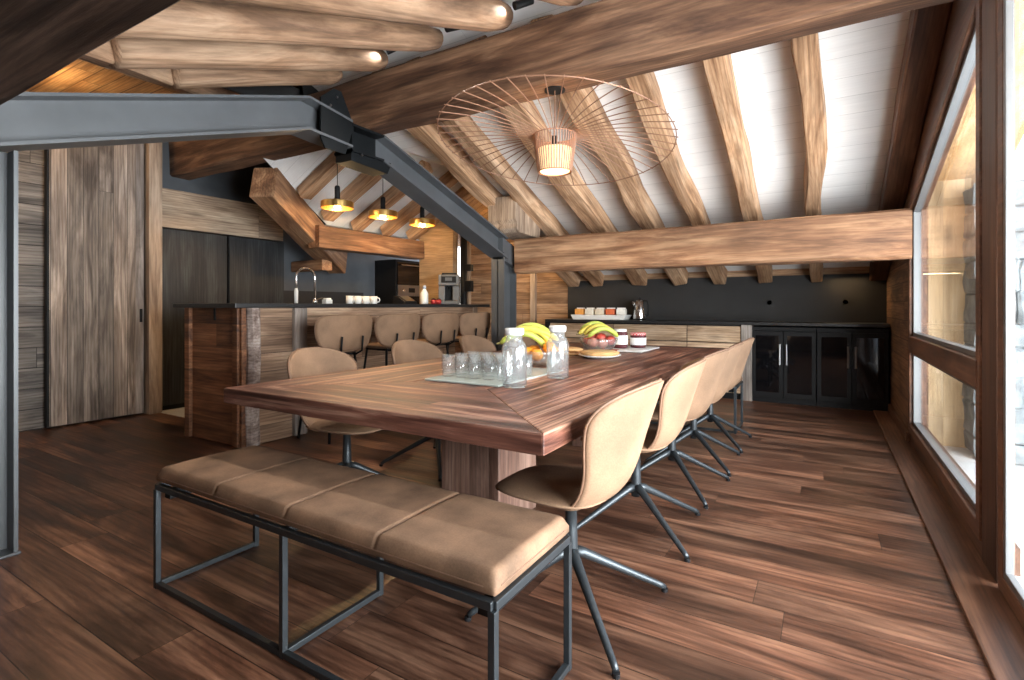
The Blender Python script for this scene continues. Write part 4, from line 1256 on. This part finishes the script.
def make_carafe(label):
    t = thing('carafe', label, 'carafe', (0, 0, 0), 0, 'water carafes on the table')
    bm = bmesh.new()
    lathe(bm, [(0, 0), (0.058, 0), (0.064, 0.008), (0.064, 0.21), (0.056, 0.235), (0.043, 0.25), (0.043, 0.285), (0.039, 0.285), (0.039, 0.25), (0.052, 0.232), (0.060, 0.208), (0.060, 0.014), (0, 0.012)], 30)
    for v in bm.verts:
        rr = math.hypot(v.co.x, v.co.y)
        if rr > 0.062 and 0.02 < v.co.z < 0.22:
            k = 1+0.012*math.cos(12*math.atan2(v.co.y, v.co.x)); v.co.x *= k; v.co.y *= k
    obj('body', bm, M['glass'], t, smooth=True)
    obj('lid', lathe(bmesh.new(), [(0, 0.282), (0.047, 0.282), (0.049, 0.288), (0.049, 0.312), (0.044, 0.318), (0, 0.318)], 24), M['white_cap'], t, smooth=False)
    return t
M['white_cap'] = plain('frosted_cap', (0.72, 0.73, 0.74), 0.25, 0, 0.03, 20)
ca = make_carafe('clear glass carafe with pale lid, nearest, at the corner of the tray')
ca.location = (-1.285, 2.15, TZ+0.001); ca.scale = (0.95, 0.95, 0.89)
dup(ca, (-1.25, 2.55, TZ+0.001), 0.4, 'clear glass carafe with pale lid standing apart on the bare wood')

ban = plain('banana_skin', (0.62, 0.50, 0.08), 0.5, 0, 0.18, 14)
bang = plain('green_banana_skin', (0.40, 0.46, 0.08), 0.5, 0, 0.2, 14)
stem = plain('fruit_stem', (0.16, 0.13, 0.04), 0.7)
orange = plain('orange_peel', (0.82, 0.30, 0.02), 0.45, 0, 0.08, 40, bump=0.15)
apple = plain('apple_skin', (0.46, 0.07, 0.05), 0.35, 0, 0.55, 9)
apple2 = plain('pink_apple_skin', (0.55, 0.22, 0.16), 0.35, 0, 0.4, 9)
def banana(label, loc, rot, mat, L=0.20, bend=0.06, group='bananas'):
    t = thing('banana', label, 'banana', loc, 0, group)
    t.rotation_euler = rot
    n = 12
    pts = []; rr = []
    for k in range(n+1):
        f = k/n
        pts.append((L*(f-0.5), 0, bend*(1-(2*f-1)**2)))
        rr.append(0.021*min(1, 0.35+2.6*math.sin(PI*min(max(f, 0.02), 0.98))))
    obj('fruit', tube(bmesh.new(), pts, rr, 8), mat, t, smooth=True)
    obj('stalk', tube(bmesh.new(), [pts[0], (pts[0][0]-0.025, 0, pts[0][2]-0.006)], [0.007, 0.006], 6), stem, t)
    return t
def bowl(label, loc, r, h):
    bm = bmesh.new()
    lathe(bm, [(0, 0), (r*0.45, 0), (r*0.75, h*0.3), (r*0.95, h*0.75), (r, h), (r-0.004, h), (r*0.92, h*0.75), (r*0.72, h*0.33), (r*0.42, 0.008), (0, 0.008)], 32)
    return tag(obj('fruit_bowl', bm, M['glass'], None, loc=loc, smooth=True), label, 'bowl', 'glass fruit bowls')
def round_fruit(name, label, loc, r, mat, group, cat, sq=(1, 1, 0.93)):
    t = thing(name, label, cat, loc, 0, group)
    bm = bmesh.new(); blob(bm, (0, 0, 0), r, 3, sq, 0.02)
    for v in bm.verts:
        d_ = math.hypot(v.co.x, v.co.y)
        if v.co.z > 0: v.co.z -= 0.18*r*math.exp(-(d_/(0.25*r))**2)
    obj('fruit', bm, mat, t, smooth=True)
    obj('stalk', tube(bmesh.new(), [(0, 0, r*0.74), (0.003, 0, r*0.9)], 0.002, 5), stem, t)
    return t
B1 = (-1.62, 3.02, TZ+0.001)
bowl('glass fruit bowl of oranges and green bananas behind the carafe', B1, 0.16, 0.10)
for k, (dx, dy, dz, lab) in enumerate(((0.09, -0.02, 0.12, 'large orange at the right of the near fruit bowl'), (0.075, 0.07, 0.085, 'orange deep in the near bowl behind the others'),
                                       (0.03, -0.08, 0.075, 'orange low at the front of the near fruit bowl'), (-0.06, 0.05, 0.09, 'orange under the bananas in the near fruit bowl'),
                                       (0.04, 0.04, 0.135, 'topmost orange of the near fruit bowl'), (-0.05, -0.06, 0.085, 'orange at the left front of the near fruit bowl'))):
    round_fruit('orange', lab, (B1[0]+dx, B1[1]+dy, B1[2]+dz), 0.042, orange, 'oranges in the near fruit bowl', 'orange')
for k, (dx, dy, dz, rz, ry, m_, lab) in enumerate(((-0.06, 0.0, 0.20, 0.35, 0.1, bang, 'topmost green banana of the near bunch'), (-0.06, -0.03, 0.175, 0.45, 0.15, ban, 'yellow banana under the topmost one in the near bowl'),
                                            (-0.08, -0.06, 0.15, 0.55, 0.2, bang, 'lowest green banana at the left of the near bowl'), (-0.04, 0.04, 0.18, 0.2, 0.05, ban, 'yellow banana at the back of the near bunch'))):
    banana(lab, (B1[0]+dx, B1[1]+dy, B1[2]+dz-0.02), (0.35*k-0.35, ry-0.1, rz), m_, 0.30, 0.085, 'bananas in the near fruit bowl')
B2 = (-1.63, 4.10, TZ+0.001)
bowl('glass fruit bowl of apples and bananas further down the table', B2, 0.16, 0.12)
for dx, dy, dz, m_, lab in ((-0.09, -0.04, 0.10, apple, 'dark red apple at the left of the far bowl'), (-0.02, -0.10, 0.085, apple2, 'pinkish apple at the front left of the far bowl'),
                            (0.07, -0.07, 0.08, apple2, 'pinkish apple at the front right of the far bowl'), (0.115, 0.03, 0.10, apple, 'red apple at the right rim of the far bowl'),
                            (0.02, 0.02, 0.12, apple, 'red apple in the middle of the far bowl'), (-0.09, 0.07, 0.12, apple, 'red apple at the back left of the far bowl')):
    round_fruit('apple', lab, (B2[0]+dx*0.82, B2[1]+dy*0.82, B2[2]+dz+0.004), 0.045, m_, 'apples in the far fruit bowl', 'apple')
for k, (dx, dy, dz, rz, m_, lab) in enumerate(((-0.02, -0.02, 0.19, 0.5, bang, 'greenish banana on top of the far bowl'), (0.03, -0.05, 0.165, 0.6, ban, 'yellow banana at the front of the far bunch'),
                                           (0.07, -0.08, 0.15, 0.7, bang, 'greenish banana at the lower right of the far bunch'), (-0.09, 0.0, 0.17, 1.3, ban, 'yellow banana leaning left on the far bowl'))):
    banana(lab, (B2[0]+dx, B2[1]+dy, B2[2]+dz-0.012), (0.3*k-0.35, 0, rz), m_, 0.25, 0.07, 'bananas in the far fruit bowl')
crust = plain('bread_crust', (0.62, 0.36, 0.15), 0.75, 0, 0.25, 14, bump=0.3)
board = wood('board_wood', (0.45, 0.25, 0.10), (0.58, 0.35, 0.16), (0.68, 0.45, 0.24), 'xyz', rough=0.6, knots=0.1)
t = thing('cake_plate', 'round white plate under the flat golden cake', 'plate', (-1.47, 3.72, TZ+0.001))
obj('dish', lathe(bmesh.new(), [(0, 0), (0.10, 0), (0.16, 0.018), (0.16, 0.022), (0.10, 0.006), (0, 0.006)], 32), M['white'], t, smooth=True)
obj('foot', lathe(bmesh.new(), [(0.08, -0.0005), (0.085, 0.0005), (0.08, 0.002)], 24), M['white'], t)
t = thing('cake', 'flat round golden cake on the white plate', 'cake', (-1.47, 3.72, TZ+0.0075))
obj('crust', lathe(bmesh.new(), [(0, 0), (0.10, 0), (0.145, 0.02), (0.15, 0.035), (0.13, 0.042), (0, 0.040)], 28), crust, t, smooth=True)
obj('glaze', lathe(bmesh.new(), [(0, 0.046), (0.11, 0.044), (0.125, 0.041), (0, 0.039)], 28), plain('glaze', (0.72, 0.48, 0.22), 0.35, 0, 0.2, 20), t, smooth=True)
t = thing('chopping_board', 'round wooden board left of the cake plate', 'board', (-1.765, 3.84, TZ+0.001))
obj('disc', lathe(bmesh.new(), [(0, 0), (0.115, 0), (0.12, 0.008), (0.115, 0.016), (0, 0.016)], 32), board, t)
obj('handle', B(-0.21, -0.12, -0.02, 0.02, 0.001, 0.015), board, t, bevel=0.004)
t = thing('flat_bread', 'flat golden bread lying on the round wooden board', 'bread', (-1.765, 3.84, TZ+0.0175))
bm = bmesh.new(); blob(bm, (0, 0, 0.022), 0.09, 3, (1.1, 1, 0.24), 0.12)
obj('loaf', bm, crust, t, smooth=True)
# plate with red band, jars
t = thing('serving_platter', 'flat white serving platter under the jam jars', 'platter', (-1.50, 4.50, TZ+0.001))
obj('dish', B(-0.17, 0.19, -0.26, 0.30, 0.0, 0.014), M['white'], t, bevel=0.006)
obj('red_band', B(-0.171, -0.02, -0.262, -0.20, 0.001, 0.016), plain('red_napkin', (0.42, 0.06, 0.04), 0.7, 0, 0.15, 30), t, bevel=0.002)
def jar(label, loc, r, h, glassmat, lidmat, lid_r):
    t = thing('jam_jar', label, 'jar', loc, 0, 'jam jars on the platter')
    obj('body', lathe(bmesh.new(), [(0, 0), (r*0.92, 0), (r, 0.01), (r, h*0.78), (r*0.85, h*0.86), (0, h*0.86)], 24), glassmat, t, smooth=True)
    obj('label', lathe(bmesh.new(), [(r+0.0008, h*0.2), (r+0.0012, h*0.21), (r+0.0012, h*0.66), (r+0.0008, h*0.67)], 24), M['white_paper'], t, smooth=True)
    obj('lid', lathe(bmesh.new(), [(0, h*0.84), (lid_r, h*0.84), (lid_r, h*0.99), (lid_r*0.92, h), (0, h)], 24), lidmat, t)
    return t
jam = plain('dark_jam', (0.09, 0.02, 0.025), 0.15, 0, 0.1, 10)
jar('tall jam jar with white lid and white label', (-1.575, 4.48, TZ+0.0155), 0.066, 0.17, jam, M['white'], 0.056)
chk, nt, bb_ = new_mat('red_check_cloth')
ck = nt.nodes.new('ShaderNodeTexChecker'); ck.inputs['Scale'].default_value = 70
ck.inputs['Color1'].default_value = (0.62, 0.05, 0.06, 1); ck.inputs['Color2'].default_value = (0.75, 0.42, 0.40, 1)
tc_ = nt.nodes.new('ShaderNodeTexCoord'); nt.links.new(tc_.outputs['Object'], ck.inputs['Vector'])
nt.links.new(ck.outputs[0], bb_.inputs['Base Color']); bb_.inputs['Roughness'].default_value = 0.6
jar('short jam jar with red checked lid', (-1.45, 4.60, TZ+0.0155), 0.07, 0.135, jam, chk, 0.068)

# warm under-beam glow strip at the right end of the sideboard
lamp('sideboard_strip', 'AREA', (0.2, 7.2, 1.50), 0.8, (1.0, 0.68, 0.35), (0.3, 0.04), (0, 0, 0))
# warm point lights without fixtures, in the hall and beyond the kitchen end wall
lamp('hall_light', 'POINT', (-5.6, 1.6, 2.9), 7, (1.0, 0.70, 0.38), 0.1)
lamp('kitchen_light', 'POINT', (-4.0, 6.9, 2.0), 7, (1.0, 0.68, 0.36), 0.08)
